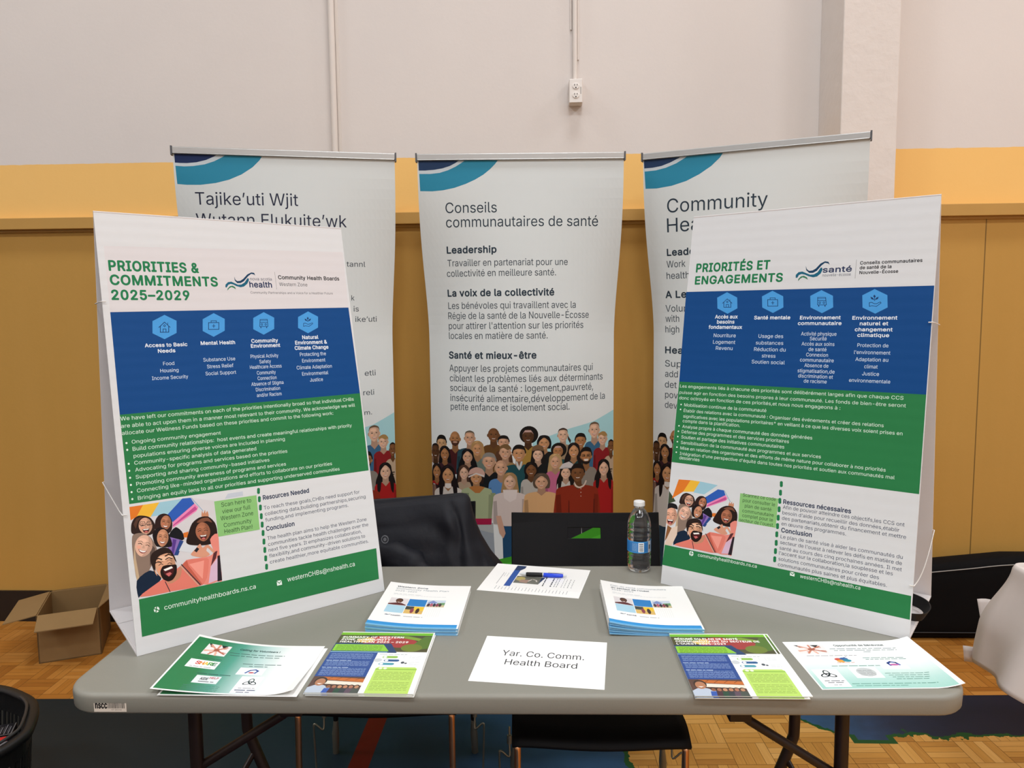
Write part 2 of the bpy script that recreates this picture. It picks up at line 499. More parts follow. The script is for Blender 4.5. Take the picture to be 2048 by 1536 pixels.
ART = {
'board_en': [
('p','d8d4d5',[147,9366,6143,9490,6116,7898,145,7802]),
('t','PRIORITIES &',215,2195,8789,233,'1f7a4c',2),
('t','COMMITMENTS',214,2619,8452,227,'1f7a4c',2),
('t','2025–2029',213,1910,8099,223,'1f7a4c',2),
('p','123c5c',[3057,8715,3076,8629,3119,8592,3196,8602,3277,8655,3392,8773,3501,8831,3577,8821,3599,8747,3561,8779,3497,8792,3413,8730,3288,8594,3198,8543,3114,8540,3057,8607]),
('p','17607a',[2804,8426,2814,8495,2884,8561,2968,8576,3047,8538,3126,8499,3211,8505,3301,8559,3385,8673,3415,8674,3420,8622,3365,8526,3273,8453,3186,8433,3088,8459,3010,8502,2945,8517,2885,8492,2836,8421]),
('p','3a7d5c',[2844,8341,2858,8396,2922,8459,2990,8473,3049,8434,3063,8377,3001,8418,2953,8434,2896,8398]),
('t','nova scotia',3451,4021,8623,79,'3a3f55',0),
('t','health',3423,4003,8438,150,'2a3558',1),
('s','777777',7,[4121,8860,4127,8392]),
('t','Community Health Boards',4202,5936,8669,101,'1d1d20',1),
('t','Western Zone',4208,4986,8484,95,'3a3a3d',0),
('t','Community Partnerships and a Voice for a Healthier Future',3426,5696,8268,62,'55555a',0),
('p','0c4684',[145,7802,6116,7898,6154,5469,132,5416]),
('p','4a9bdc',[1302,7728,1561,7581,1533,7282,1248,7137,996,7286,1022,7579]),
('s','17386a',16,[1150,7424,1286,7550,1400,7424]),
('s','17386a',16,[1184,7448,1171,7306,1357,7305,1370,7447]),
('s','17386a',14,[1231,7306,1239,7385,1303,7384,1296,7306]),
('s','17386a',12,[1253,7463,1281,7491,1303,7463,1276,7436,1253,7463]),
('s','17386a',12,[1357,7535,1352,7487]),
('p','4a9bdc',[2449,7763,2703,7614,2671,7313,2389,7165,2142,7316,2171,7612]),
('s','17386a',16,[2302,7523,2550,7524,2532,7351,2285,7352,2302,7523]),
('s','17386a',14,[2362,7523,2366,7568,2494,7568,2489,7523]),
('s','17386a',14,[2381,7437,2452,7437]),
('s','17386a',14,[2421,7479,2412,7396]),
('p','4a9bdc',[3710,7780,3971,7632,3937,7333,3644,7187,3390,7336,3422,7630]),
('s','17386a',14,[3566,7402,3594,7586,3784,7586,3778,7401,3566,7402]),
('s','17386a',14,[3585,7505,3782,7505]),
('s','17386a',10,[3591,7556,3785,7557]),
('s','17386a',12,[3601,7453,3630,7479,3652,7453,3624,7427,3601,7453]),
('s','17386a',12,[3700,7453,3728,7479,3751,7453,3722,7427,3700,7453]),
('s','17386a',22,[3595,7402,3591,7365]),
('s','17386a',22,[3745,7401,3741,7364]),
('p','4a9bdc',[4920,7794,5187,7646,5149,7345,4847,7197,4586,7347,4621,7643]),
('s','17386a',14,[4878,7510,4887,7590]),
('p','17386a',[4885,7568,4859,7605,4890,7641,4919,7605]),
('p','17386a',[4872,7524,4807,7546,4798,7597,4848,7575]),
('p','17386a',[4887,7524,4957,7546,4979,7598,4923,7576]),
('s','17386a',14,[4752,7466,4806,7473,4862,7444,4907,7444,5002,7480,5015,7458,4900,7385,4804,7400,4743,7386,4752,7466]),
('t','Access to Basic',804,1747,6956,86,'e8eef4',1),
('t','Needs',1077,1460,6814,85,'e8eef4',1),
('t','Mental Health',2066,2890,6969,89,'e8eef4',1),
('t','Community',3310,3999,6985,93,'e8eef4',1),
('t','Environment',3285,4043,6855,93,'e8eef4',1),
('t','Natural',4675,5122,7039,97,'e8eef4',1),
('t','Environment &',4462,5353,6901,97,'e8eef4',1),
('t','Climate Change',4434,5377,6758,97,'e8eef4',1),
('t','Food',1161,1409,6506,85,'d5e3f0',0),
('t','Housing',1082,1488,6339,85,'d5e3f0',0),
('t','Income Security',885,1691,6169,85,'d5e3f0',0),
('t','Substance Use',2083,2853,6553,89,'d5e3f0',0),
('t','Stress Relief',2153,2791,6382,89,'d5e3f0',0),
('t','Social Support',2101,2839,6210,88,'d5e3f0',0),
('t','Physical Activity',3244,3965,6585,92,'d5e3f0',0),
('t','Safety',3455,3754,6442,92,'d5e3f0',0),
('t','Healthcare Access',3199,4020,6308,92,'d5e3f0',0),
('t','Community',3358,3846,6154,92,'d5e3f0',0),
('t','Connection',3362,3853,6011,92,'d5e3f0',0),
('t','Absence of Stigma',3186,4021,5872,92,'d5e3f0',0),
('t','Discrimination',3285,3914,5726,91,'d5e3f0',0),
('t','and/or Racism',3295,3936,5580,91,'d5e3f0',0),
('t','Protecting the',4553,5287,6580,97,'d5e3f0',0),
('t','Environment',4595,5248,6409,96,'d5e3f0',0),
('t','Climate Adaptation',4423,5415,6230,96,'d5e3f0',0),
('t','Environmental',4553,5289,6057,96,'d5e3f0',0),
('t','Justice',4749,5114,5882,96,'d5e3f0',0),
('p','2a7a46',[132,5416,6154,5469,6135,3316,145,3370]),
('t','We have left our commitments on each of the priorities intentionally broad so that individual CHBs',136,5943,5279,89,'dcefe0',0),
('t','are able to act upon them in a manner most relevant to their community. We acknowledge we will',137,5957,5110,89,'dcefe0',0),
('t','allocate our Wellness Funds based on these priorities and commit to the following work:',141,5296,4947,88,'dcefe0',0),
('t','Ongoing community engagement',322,2311,4729,83,'dcefe0',0),
('t','Build community relationships:  host events and create meaningful relationships with priority',326,5791,4563,88,'dcefe0',0),
('t','populations ensuring diverse voices are included in planning',330,3886,4402,85,'dcefe0',0),
('t','Community-specific analysis of data generated',331,3128,4242,84,'dcefe0',0),
('t','Advocating for programs and services based on the priorities',335,3915,4083,85,'dcefe0',0),
('t','Supporting and sharing community-based initiatives',332,3429,3918,84,'dcefe0',0),
('t','Promoting community awareness of programs and services',329,3843,3759,84,'dcefe0',0),
('t','Connecting like-minded organizations and efforts to collaborate on our priorities',330,5092,3604,86,'dcefe0',0),
('t','Bringing an equity lens to all our priorities and supporting underserved communities',333,5289,3433,86,'dcefe0',0),
('e','e4f2e6',212,4756,22,24),
('e','e4f2e6',214,4599,21,24),
('e','e4f2e6',215,4279,21,24),
('e','e4f2e6',212,4119,21,24),
('e','e4f2e6',216,3959,21,24),
('e','e4f2e6',217,3795,21,24),
('e','e4f2e6',217,3632,21,24),
('e','e4f2e6',218,3473,21,24),
('p','8cc278',[1983,3132,3005,3122,2995,2266,1994,2278]),
('t','Scan here to',2139,2863,2972,101,'1d3a26',0),
('t','view our full',2144,2826,2810,101,'1d3a26',0),
('t','Western Zone',2089,2877,2651,101,'1d3a26',0),
('t','Community',2145,2817,2476,100,'1d3a26',0),
('t','Health Plan!',2147,2824,2326,100,'1d3a26',0),
('p','21794a',[3060,3295,3095,3290,3110,3265,3098,3162,3078,3142,3043,3147,3028,3172,3040,3275]),
('p','21794a',[3059,3088,3094,3082,3109,3058,3097,2955,3077,2935,3043,2941,3028,2965,3039,3068]),
('p','21794a',[3062,2876,3097,2871,3112,2846,3100,2743,3081,2724,3046,2730,3031,2754,3042,2857]),
('p','21794a',[3060,2661,3095,2656,3110,2631,3099,2528,3079,2509,3044,2515,3029,2540,3041,2642]),
('p','21794a',[3059,2451,3094,2445,3109,2420,3098,2318,3078,2299,3043,2306,3028,2331,3040,2432]),
('p','21794a',[3058,2242,3093,2236,3108,2211,3096,2109,3077,2090,3042,2096,3027,2121,3038,2223]),
('p','21794a',[3056,2028,3091,2022,3106,1997,3095,1895,3075,1877,3040,1883,3025,1908,3037,2010]),
('p','21794a',[3055,1820,3090,1813,3105,1788,3093,1686,3074,1668,3039,1675,3024,1700,3036,1801]),
('p','21794a',[3054,1611,3089,1604,3104,1579,3092,1478,3073,1460,3038,1467,3023,1492,3034,1593]),
('p','21794a',[3053,1403,3087,1396,3102,1371,3091,1270,3071,1252,3037,1260,3022,1285,3033,1385]),
('t','Resources Needed',3163,4368,2978,111,'1a2a4a',1),
('t','To reach these goals,CHBs need support for',3154,5786,2733,91,'1a2a4a',0),
('t','collecting data,building partnerships,securing',3164,5946,2580,91,'1a2a4a',0),
('t','funding,and implementing programs.',3159,5416,2429,90,'1a2a4a',0),
('t','Conclusion',3157,3884,2201,109,'1a2a4a',1),
('t','The health plan aims to help the Western Zone',3158,5895,1969,90,'1a2a4a',0),
('t','communities tackle health challenges over the',3160,5927,1820,90,'1a2a4a',0),
('t','next five years. It emphasizes collaboration,',3156,5707,1675,89,'1a2a4a',0),
('t','flexibility,and community-driven solutions to',3157,5794,1531,89,'1a2a4a',0),
('t','create healthier,more equitable communities.',3158,5879,1380,89,'1a2a4a',0),
('p','2a7a46',[149,1226,6080,1183,6051,352,137,394]),
('e','e8f2ea',488,914,59,65),
('s','2a7a46',22,[493,972,469,861]),
('s','2a7a46',22,[440,946,536,883]),
('t','communityhealthboards.ns.ca',650,2743,867,104,'e8f2ea',0),
('p','e8f2ea',[3270,927,3396,925,3396,807,3270,809]),
('s','2a7a46',16,[3270,923,3334,856,3396,921]),
('t','westernCHBs@nshealth.ca',3542,5398,846,115,'e8f2ea',0),
],
'board_fr': [
('t','PRIORITÉS ET',228,2287,8795,232,'1f7a4c',2),
('t','ENGAGEMENTS',226,2649,8445,219,'1f7a4c',2),
('p','123c5c',[3217,8832,3259,8738,3317,8696,3401,8703,3480,8754,3580,8874,3686,8928,3771,8912,3810,8834,3762,8869,3690,8887,3613,8827,3506,8689,3417,8639,3322,8640,3242,8715]),
('p','17607a',[2990,8529,2986,8604,3052,8674,3146,8686,3246,8640,3346,8595,3440,8598,3528,8651,3595,8768,3628,8767,3645,8712,3606,8614,3521,8540,3429,8522,3312,8554,3212,8603,3134,8622,3069,8598,3029,8523]),
('p','3a7d5c',[3057,8434,3061,8495,3121,8560,3196,8573,3273,8528,3302,8466,3221,8513,3162,8532,3105,8495]),
('t','santé',3654,4338,8637,141,'2a3558',1),
('t','nouvelle-écosse',3649,4328,8533,72,'3a3f55',0),
('s','777777',7,[4435,8930,4433,8458]),
('t','Conseils communautaires',4525,5891,8802,80,'1d1d20',1),
('t','de santé de la',4525,5234,8682,81,'1d1d20',1),
('t','Nouvelle-Écosse',4527,5389,8561,77,'1d1d20',1),
('p','0c4684',[-21,8232,6177,8221,6172,5648,9,5662]),
('p','4a9bdc',[1179,8194,1477,8039,1510,7741,1246,7593,945,7746,911,8048]),
('s','17386a',16,[1081,7887,1201,8005,1345,7884]),
('s','17386a',16,[1113,7909,1128,7775,1324,7773,1309,7907]),
('s','17386a',14,[1192,7774,1184,7849,1252,7848,1260,7774]),
('s','17386a',12,[1183,7923,1207,7949,1236,7923,1213,7897,1183,7923]),
('s','17386a',12,[1278,7989,1283,7944]),
('p','4a9bdc',[2417,8199,2709,8045,2739,7750,2478,7604,2183,7755,2151,8055]),
('s','17386a',16,[2311,7964,2571,7960,2589,7786,2329,7788,2311,7964]),
('s','17386a',14,[2375,7963,2370,8009,2504,8007,2508,7961]),
('s','17386a',14,[2414,7875,2488,7874]),
('s','17386a',14,[2446,7917,2455,7833]),
('p','4a9bdc',[3657,8183,3945,8029,3973,7734,3714,7588,3422,7739,3393,8039]),
('s','17386a',14,[3591,7800,3579,7997,3771,7993,3804,7798,3591,7800]),
('s','17386a',14,[3587,7910,3786,7907]),
('s','17386a',10,[3582,7965,3777,7962]),
('s','17386a',12,[3615,7855,3638,7882,3667,7854,3643,7827,3615,7855]),
('s','17386a',12,[3714,7853,3738,7881,3766,7853,3743,7826,3714,7853]),
('s','17386a',22,[3620,7800,3624,7760]),
('s','17386a',22,[3771,7798,3775,7759]),
('p','4a9bdc',[4900,8174,5193,8016,5219,7714,4954,7565,4657,7719,4630,8026]),
('s','17386a',14,[4918,7886,4910,7977]),
('p','17386a',[4913,7952,4879,7994,4901,8035,4939,7993]),
('p','17386a',[4909,7902,4840,7928,4819,7987,4874,7961]),
('p','17386a',[4925,7902,4990,7926,5000,7984,4949,7960]),
('s','17386a',14,[4802,7837,4854,7845,4918,7811,4963,7810,5049,7851,5066,7826,4968,7744,4869,7762,4811,7745,4802,7837]),
('t','Accès aux',901,1535,7464,97,'e8eef4',1),
('t','besoins',970,1457,7322,97,'e8eef4',1),
('t','fondamentaux',743,1681,7177,97,'e8eef4',1),
('t','Santé mentale',1994,2934,7435,94,'e8eef4',1),
('t','Environnement',3184,4167,7430,90,'e8eef4',1),
('t','communautaire',3143,4197,7285,90,'e8eef4',1),
('t','Environnement',4446,5445,7420,87,'e8eef4',1),
('t','naturel et',4626,5256,7279,87,'e8eef4',1),
('t','changement',4522,5361,7131,87,'e8eef4',1),
('t','climatique',4591,5296,6991,87,'e8eef4',1),
('t','Nourriture',906,1529,6943,101,'d5e3f0',0),
('t','Logement',904,1531,6761,101,'d5e3f0',0),
('t','Revenu',1000,1471,6592,101,'d5e3f0',0),
('t','Usage des',2149,2796,6938,97,'d5e3f0',0),
('t','substances',2093,2812,6758,97,'d5e3f0',0),
('t','Réduction du',2060,2884,6584,97,'d5e3f0',0),
('t','stress',2281,2638,6414,97,'d5e3f0',0),
('t','Soutien social',2025,2889,6247,97,'d5e3f0',0),
('t','Activité physique',3242,4101,7011,94,'d5e3f0',0),
('t','Sécurité',3469,3876,6887,94,'d5e3f0',0),
('t','Accès aux soins',3276,4072,6752,94,'d5e3f0',0),
('t','de santé',3458,3893,6613,94,'d5e3f0',0),
('t','Connexion',3410,3940,6473,93,'d5e3f0',0),
('t','communautaire',3267,4086,6338,93,'d5e3f0',0),
('t','Absence de',3387,3970,6199,93,'d5e3f0',0),
('t','stigmatisation,de',3230,4126,6057,93,'d5e3f0',0),
('t','discrimination et',3255,4096,5924,93,'d5e3f0',0),
('t','de racisme',3403,3958,5799,93,'d5e3f0',0),
('t','Protection de',4606,5300,6739,90,'d5e3f0',0),
('t',"l'environnement",4544,5353,6564,90,'d5e3f0',0),
('t','Adaptation au',4585,5318,6391,90,'d5e3f0',0),
('t','climat',4798,5098,6218,90,'d5e3f0',0),
('t','Justice',4762,5141,6042,90,'d5e3f0',0),
('t','environnementale',4476,5397,5869,89,'d5e3f0',0),
('p','2a7a46',[9,5662,6172,5648,6173,3334,1,3385]),
('t','Les engagements liés à chacune des priorités sont délibérément larges afin que chaque CCS',50,5705,5498,85,'dcefe0',0),
('t','puisse agir en fonction des besoins propres à leur communauté. Les fonds de bien-être seront',51,5768,5321,85,'dcefe0',0),
('t','donc octroyés en fonction de ces priorités,et nous nous engageons à :',55,4326,5164,87,'dcefe0',0),
('t','Mobilisation continue de la communauté',226,2520,4974,89,'dcefe0',0),
('t','Établir des relations avec la communauté : Organiser des événements et créer des relations',223,5325,4815,85,'dcefe0',0),
('t','significatives avec les populations prioritaires* en veillant à ce que les diverses voix soient prises en',226,5739,4658,85,'dcefe0',0),
('t','compte dans la planification.',222,1857,4526,89,'dcefe0',0),
('t','Analyse propre à chaque communauté des données générées',225,3720,4368,87,'dcefe0',0),
('t','Défense des programmes et des services prioritaires',221,3158,4222,88,'dcefe0',0),
('t','Soutien et partage des initiatives communautaires',223,3051,4072,88,'dcefe0',0),
('t','Sensibilisation de la communauté aux programmes et aux services',224,3962,3919,86,'dcefe0',0),
('t','Mise en relation des organismes et des efforts de même nature pour collaborer à nos priorités',225,5440,3764,84,'dcefe0',0),
('t',"Intégration d'une perspective d'équité dans toutes nos priorités et soutien aux communautés mal",221,5642,3611,84,'dcefe0',0),
('t','desservies',221,811,3491,90,'dcefe0',0),
('e','e4f2e6',130,5019,22,21),
('e','e4f2e6',126,4880,22,21),
('e','e4f2e6',124,4417,22,20),
('e','e4f2e6',120,4263,22,20),
('e','e4f2e6',117,4114,22,20),
('e','e4f2e6',118,3970,22,20),
('e','e4f2e6',119,3817,22,20),
('e','e4f2e6',114,3673,22,20),
('p','8cc278',[2015,2786,3011,2782,3002,2035,2024,2043]),
('t','Scannez ce code',2090,2947,2713,88,'1d3a26',0),
('t','pour consulter le',2099,2938,2575,88,'1d3a26',0),
('t','plan de santé',2166,2857,2437,88,'1d3a26',0),
('t','communautaire',2111,2926,2303,88,'1d3a26',0),
('t','complet pour le',2119,2916,2179,88,'1d3a26',0),
('t',"secteur de l'ouest.",2054,2950,2052,88,'1d3a26',0),
('p','21794a',[3032,3234,3068,3238,3088,3218,3095,3115,3078,3090,3042,3085,3022,3105,3015,3209]),
('p','21794a',[3028,3013,3064,3018,3084,2998,3091,2895,3074,2870,3038,2865,3018,2885,3011,2989]),
('p','21794a',[3028,2803,3064,2808,3084,2788,3091,2685,3074,2660,3037,2655,3018,2675,3011,2778]),
('p','21794a',[3028,2588,3064,2594,3084,2574,3090,2471,3074,2446,3037,2440,3018,2460,3011,2563]),
('p','21794a',[3023,2373,3059,2379,3079,2359,3085,2256,3068,2231,3032,2225,3012,2245,3006,2348]),
('p','21794a',[3022,2159,3059,2165,3078,2145,3084,2042,3068,2017,3031,2011,3012,2031,3005,2134]),
('p','21794a',[3021,1949,3057,1955,3077,1936,3083,1833,3066,1808,3030,1802,3010,1821,3004,1924]),
('p','21794a',[3024,1732,3061,1738,3080,1719,3086,1616,3069,1591,3033,1585,3013,1604,3007,1706]),
('p','21794a',[3022,1523,3059,1529,3078,1510,3084,1408,3067,1383,3031,1376,3011,1395,3005,1497]),
('p','21794a',[3020,1314,3057,1321,3076,1302,3082,1200,3065,1174,3028,1168,3009,1186,3003,1289]),
('t','Ressources nécessaires',3142,4748,2674,108,'1a2a4a',1),
('t','Afin de pouvoir atteindre ces objectifs,les CCS ont',3140,5920,2547,88,'1a2a4a',0),
('t',"besoin d'aide pour recueillir des données,établir",3139,5821,2405,88,'1a2a4a',0),
('t','des partenariats,obtenir du financement et mettre',3139,5970,2268,88,'1a2a4a',0),
('t','en œuvre des programmes.',3139,4677,2126,90,'1a2a4a',0),
('t','Conclusion',3149,3891,1955,109,'1a2a4a',1),
('t','Le plan de santé vise à aider les communautés du',3144,5931,1800,88,'1a2a4a',0),
('t',"secteur de l'ouest à relever les défis en matière de",3144,5923,1655,88,'1a2a4a',0),
('t','santé au cours des cinq prochaines années. Il met',3137,5930,1514,88,'1a2a4a',0),
('t',"l'accent sur la collaboration,la souplesse et les",3135,5752,1383,88,'1a2a4a',0),
('t','solutions communautaires pour créer des',3135,5466,1236,88,'1a2a4a',0),
('t','communautés plus saines et plus équitables.',3133,5646,1095,88,'1a2a4a',0),
('p','2a7a46',[18,1075,6161,1001,6168,461,-7,512]),
('e','e8f2ea',813,978,63,68),
('s','2a7a46',18,[810,1036,806,917]),
('s','2a7a46',18,[765,989,866,977]),
('t','communityhealthboards.ns.ca',1004,2606,939,85,'e8f2ea',0),
('p','e8f2ea',[3442,1013,3558,1008,3559,913,3446,918]),
('s','2a7a46',16,[3442,1008,3503,957,3559,1004]),
('t','westernCHBs@nshealth.ca',3692,5082,911,88,'e8f2ea',0),
],
'banner_fr': [
('p','2e88a6',[-922,-36,-1054,-206,-1255,-405,-1541,-626,-1889,-823,-2275,-990,-2738,-1141,-3202,-1231,-3665,-1269,-4167,-1254,-4196,-5]),
('p','c9d3d8',[-2258,-23,-2451,-155,-2682,-294,-2991,-432,-3337,-533,-3721,-573,-4180,-568,-4196,-5]),
('p','223a5e',[-2502,-21,-2680,-146,-2911,-262,-3219,-356,-3564,-412,-3947,-437,-4199,-435,-4203,-5]),
('t','Conseils',-3137,-1001,-2151,419,'2c3a46',0),
('t','communautaires de santé',-3135,3223,-2732,420,'2c3a46',0),
('t','Leadership',-3142,-1045,-3792,274,'2c3a46',3),
('t','Travailler en partenariat pour une',-3145,1951,-4331,276,'3c4650',0),
('t','collectivité en meilleure santé.',-3194,1452,-4761,277,'3c4650',0),
('t','La voix de la collectivité',-3199,1365,-5587,280,'2c3a46',3),
('t','Les bénévoles qui travaillent avec la',-3210,2321,-6118,282,'3c4650',0),
('t','Régie de la santé de la Nouvelle-Écosse',-3231,2931,-6547,285,'3c4650',0),
('t',"pour attirer l'attention sur les priorités",-3222,2681,-6974,285,'3c4650',0),
('t','locales en matière de santé.',-3226,1088,-7397,285,'3c4650',0),
('t','Santé et mieux-être',-3234,592,-8234,286,'2c3a46',3),
('t','Appuyer les projets communautaires qui',-3237,3143,-8794,290,'3c4650',0),
('t','ciblent les problèmes liés aux déterminants',-3227,3646,-9229,291,'3c4650',0),
('t','sociaux de la santé : logement,pauvreté,',-3218,3163,-9646,291,'3c4650',0),
('t','insécurité alimentaire,développement de la',-3218,3767,-10086,293,'3c4650',0),
('t','petite enfance et isolement social.',-3208,2045,-10465,291,'3c4650',0),
],
'banner_mi': [
('p','2e88a6',[-884,39,-1050,-209,-1319,-480,-1744,-765,-2216,-976,-2735,-1118,-3300,-1197,-3807,-1206,-4159,-1181,-4197,27]),
('p','c9d3d8',[-2209,39,-2429,-119,-2741,-285,-3102,-415,-3508,-488,-3860,-513,-4188,-497,-4197,27]),
('p','1b2c58',[-2498,40,-2733,-103,-3042,-247,-3400,-346,-3753,-387,-4002,-389,-4191,-379,-4197,27]),
('t','Tajike’uti Wjit',-3533,375,-1948,476,'2a2f44',0),
('t','Wutann Elukuite’wk',-3572,2258,-2761,481,'2a2f44',0),
('t','tannl',2209,2986,-4343,215,'3c4650',0),
('t','k',2378,2508,-5730,218,'3c4650',0),
('t','is',2462,2682,-6187,220,'3c4650',0),
('t','ike’uti',2527,3478,-6621,222,'3c4650',0),
('t','etli',2875,3373,-8912,226,'3c4650',0),
('t','reli',2785,3279,-9743,226,'3c4650',0),
('t','m.',2812,3156,-10587,190,'3c4650',0),
],
'banner_en': [
('p','2e88a6',[-976,27,-1143,-219,-1482,-520,-1942,-797,-2470,-1025,-3070,-1169,-3682,-1225,-4166,-1204,-4226,64]),
('p','c9d3d8',[-2243,90,-2535,-109,-2890,-292,-3310,-430,-3735,-499,-4190,-507,-4226,64]),
('p','223a5e',[-2507,80,-2772,-87,-3129,-235,-3491,-344,-3857,-383,-4208,-382,-4226,64]),
('t','Community',-3269,703,-2235,552,'2c3a46',0),
('t','Hea',-3294,-1932,-3026,565,'2c3a46',0),
('t','Leadership',-3334,-1124,-3980,273,'2c3a46',3),
('t','Work',-3383,-2531,-4468,277,'3c4650',0),
('t','health',-3410,-2364,-4944,279,'3c4650',0),
('t','A Le',-3499,-2519,-5735,282,'2c3a46',3),
('t','Volun',-3537,-2457,-6321,284,'3c4650',0),
('t','with',-3560,-2863,-6755,287,'3c4650',0),
('t','high',-3576,-2865,-7211,288,'3c4650',0),
('t','Hea',-3575,-2697,-8100,276,'2c3a46',3),
('t','Sup',-3585,-2740,-8680,277,'3c4650',0),
('t','add',-3581,-2915,-9127,279,'3c4650',0),
('t','det',-3584,-2969,-9592,280,'3c4650',0),
('t','pov',-3572,-2906,-10035,280,'3c4650',0),
('t','dev',-3576,-2930,-10483,281,'3c4650',0),
],
'selfie_h': [1.48894, -0.139546, 88.263, -0.428191, -1.61285, 3658.93, -5.72825e-05, 1.41334e-05, 1.0],
'selfie_r': [2.06035, 0.18466, -474.37, 0.423882, -1.8924, 3128.04, 5.68157e-05, 8.73089e-06, 1.0],
'selfie_m': [0.90523, 0.025903, 0.05115, 0.81095, 77.007, 83.121],
'name_card': [
('t','Yar. Co. Comm.',493,2313,1222,262,'26262a',0),
('t','Health Board',621,2186,812,250,'26262a',0),
],
'plan_en': [
('t','Western Zone',250,1070,2450,85,'3a4a58',1),
('t','Community Health Plan',250,1650,2305,85,'6a7c8a',0),
('t','2025-2029',250,820,2160,85,'6a7c8a',0),
('b','a8b0b4',250,1000,2000,30),
('b','b8bec2',250,1650,1930,20),
('p','dcd6d6',[250,1265,715,1265,715,1714,250,1714]),
('p','5a1f24',[250,1265,715,1265,691,1319,575,1409,426,1409,250,1332]),
('e','2a1712',491,1571,93,126),
('e','5c3826',491,1526,79,126),
('p','f0e8e4',[449,1462,533,1462,491,1427]),
('p','1f7cc0',[730,1265,1195,1265,1195,1714,730,1714]),
('p','c8d4e0',[1210,1265,1674,1265,1674,1714,1210,1714]),
('p','6a9a6a',[1465,1400,1674,1400,1674,1557,1489,1535]),
('p','7a8cc0',[1210,1535,1349,1692,1489,1535,1349,1490]),
('p','c8b890',[1210,1265,1674,1265,1674,1400,1210,1400]),
('e','4a2a3a',1265,1400,37,107),
('e','b05a70',1340,1400,37,107),
('e','2a2a3a',1414,1400,37,107),
('e','8a3a50',1489,1400,37,107),
('e','3a3030',1563,1400,37,107),
('p','a9cfe0',[250,800,715,800,715,1250,250,1250]),
('p','d8b468',[730,800,1195,800,1195,1250,730,1250]),
('p','3a4038',[730,1047,939,1047,939,1250,730,1250]),
('p','e8c030',[939,1025,1195,1002,1195,1250,939,1250]),
('e','8a3a4a',916,989,46,153),
('e','3a2420',1055,989,46,162),
('s','d2d6d2',5,[1256,665,1256,1227]),
('s','d2d6d2',5,[1307,665,1307,1227]),
('s','d2d6d2',5,[1358,665,1358,1227]),
('s','d2d6d2',5,[1409,665,1409,1227]),
('s','d2d6d2',5,[1461,665,1461,1227]),
('s','d2d6d2',5,[1512,665,1512,1227]),
('s','d2d6d2',5,[1563,665,1563,1227]),
('s','d2d6d2',5,[1614,665,1614,1227]),
('p','1b3c5c',[300,640,340,680,400,660,460,700,440,660,380,630]),
('t','health',470,700,610,60,'2a3558',1),
('b','888c90',780,1250,620,40),
('p','2a8fd0',[0,0,2160,0,2160,220,0,220]),
('p','6fb2dd',[0,0,2160,0,2160,60,0,60]),
],
'plan_fr': [
('t','Plan de santé communautaire',250,1719,2450,85,'6a7c8a',0),
('t','du secteur de l’ouest',250,1250,2305,85,'3a4a58',1),
('t','2025-2029',250,820,2160,85,'6a7c8a',0),
('b','a8b0b4',250,1000,2000,30),
('b','b8bec2',250,1650,1930,20),
('p','dcd6d6',[250,1265,715,1265,715,1714,250,1714]),
('p','5a1f24',[250,1265,715,1265,691,1319,575,1409,426,1409,250,1332]),
('e','2a1712',491,1571,93,126),
('e','5c3826',491,1526,79,126),
('p','f0e8e4',[449,1462,533,1462,491,1427]),
('p','1f7cc0',[730,1265,1195,1265,1195,1714,730,1714]),
('p','c8d4e0',[1210,1265,1674,1265,1674,1714,1210,1714]),
('p','6a9a6a',[1465,1400,1674,1400,1674,1557,1489,1535]),
('p','7a8cc0',[1210,1535,1349,1692,1489,1535,1349,1490]),
('p','c8b890',[1210,1265,1674,1265,1674,1400,1210,1400]),
('e','4a2a3a',1265,1400,37,107),
('e','b05a70',1340,1400,37,107),
('e','2a2a3a',1414,1400,37,107),
('e','8a3a50',1489,1400,37,107),
('e','3a3030',1563,1400,37,107),
('p','a9cfe0',[250,800,715,800,715,1250,250,1250]),
('p','d8b468',[730,800,1195,800,1195,1250,730,1250]),
('p','3a4038',[730,1047,939,1047,939,1250,730,1250]),
('p','e8c030',[939,1025,1195,1002,1195,1250,939,1250]),
('e','8a3a4a',916,989,46,153),
('e','3a2420',1055,989,46,162),
('s','d2d6d2',5,[1256,665,1256,1227]),
('s','d2d6d2',5,[1307,665,1307,1227]),
('s','d2d6d2',5,[1358,665,1358,1227]),
('s','d2d6d2',5,[1409,665,1409,1227]),
('s','d2d6d2',5,[1461,665,1461,1227]),
('s','d2d6d2',5,[1512,665,1512,1227]),
('s','d2d6d2',5,[1563,665,1563,1227]),
('s','d2d6d2',5,[1614,665,1614,1227]),
('p','1b3c5c',[300,640,340,680,400,660,460,700,440,660,380,630]),
('t','santé',470,700,610,60,'2a3558',1),
('b','888c90',780,1250,620,40),
('p','2a8fd0',[0,0,2160,0,2160,220,0,220]),
('p','6fb2dd',[0,0,2160,0,2160,60,0,60]),
],
'summary_en': [
('p','4c4a2e',[0,1810,2160,1810,2160,2790,0,2790]),
('p','78b82a',[0,2655,2160,2655,2160,2790,0,2790]),
('e','b8443c',1050,2320,450,300),
('e','a03838',1500,2260,360,240),
('p','7c9a34',[1200,2620,2160,2280,2160,2400,1600,2620]),
('p','54722c',[2000,2620,1700,2000,1900,1900,2160,2000,2160,2620]),
('e','6d7c30',1780,2020,240,190),
('e','d8b860',650,2400,200,140),
('e','5f7a2c',340,2520,300,100),
('p','23406a',[0,1810,0,2225,1280,2225,1500,1760,1500,1700,0,1700]),
('p','8cc83c',[20,1840,20,2165,1120,2165,1300,1840]),
('b','3c6a1c',80,1120,2105,23),
('b','3c6a1c',80,1120,2057,23),
('b','3c6a1c',80,1120,2009,23),
('b','3c6a1c',80,1120,1961,23),
('b','3c6a1c',80,1120,1913,23),
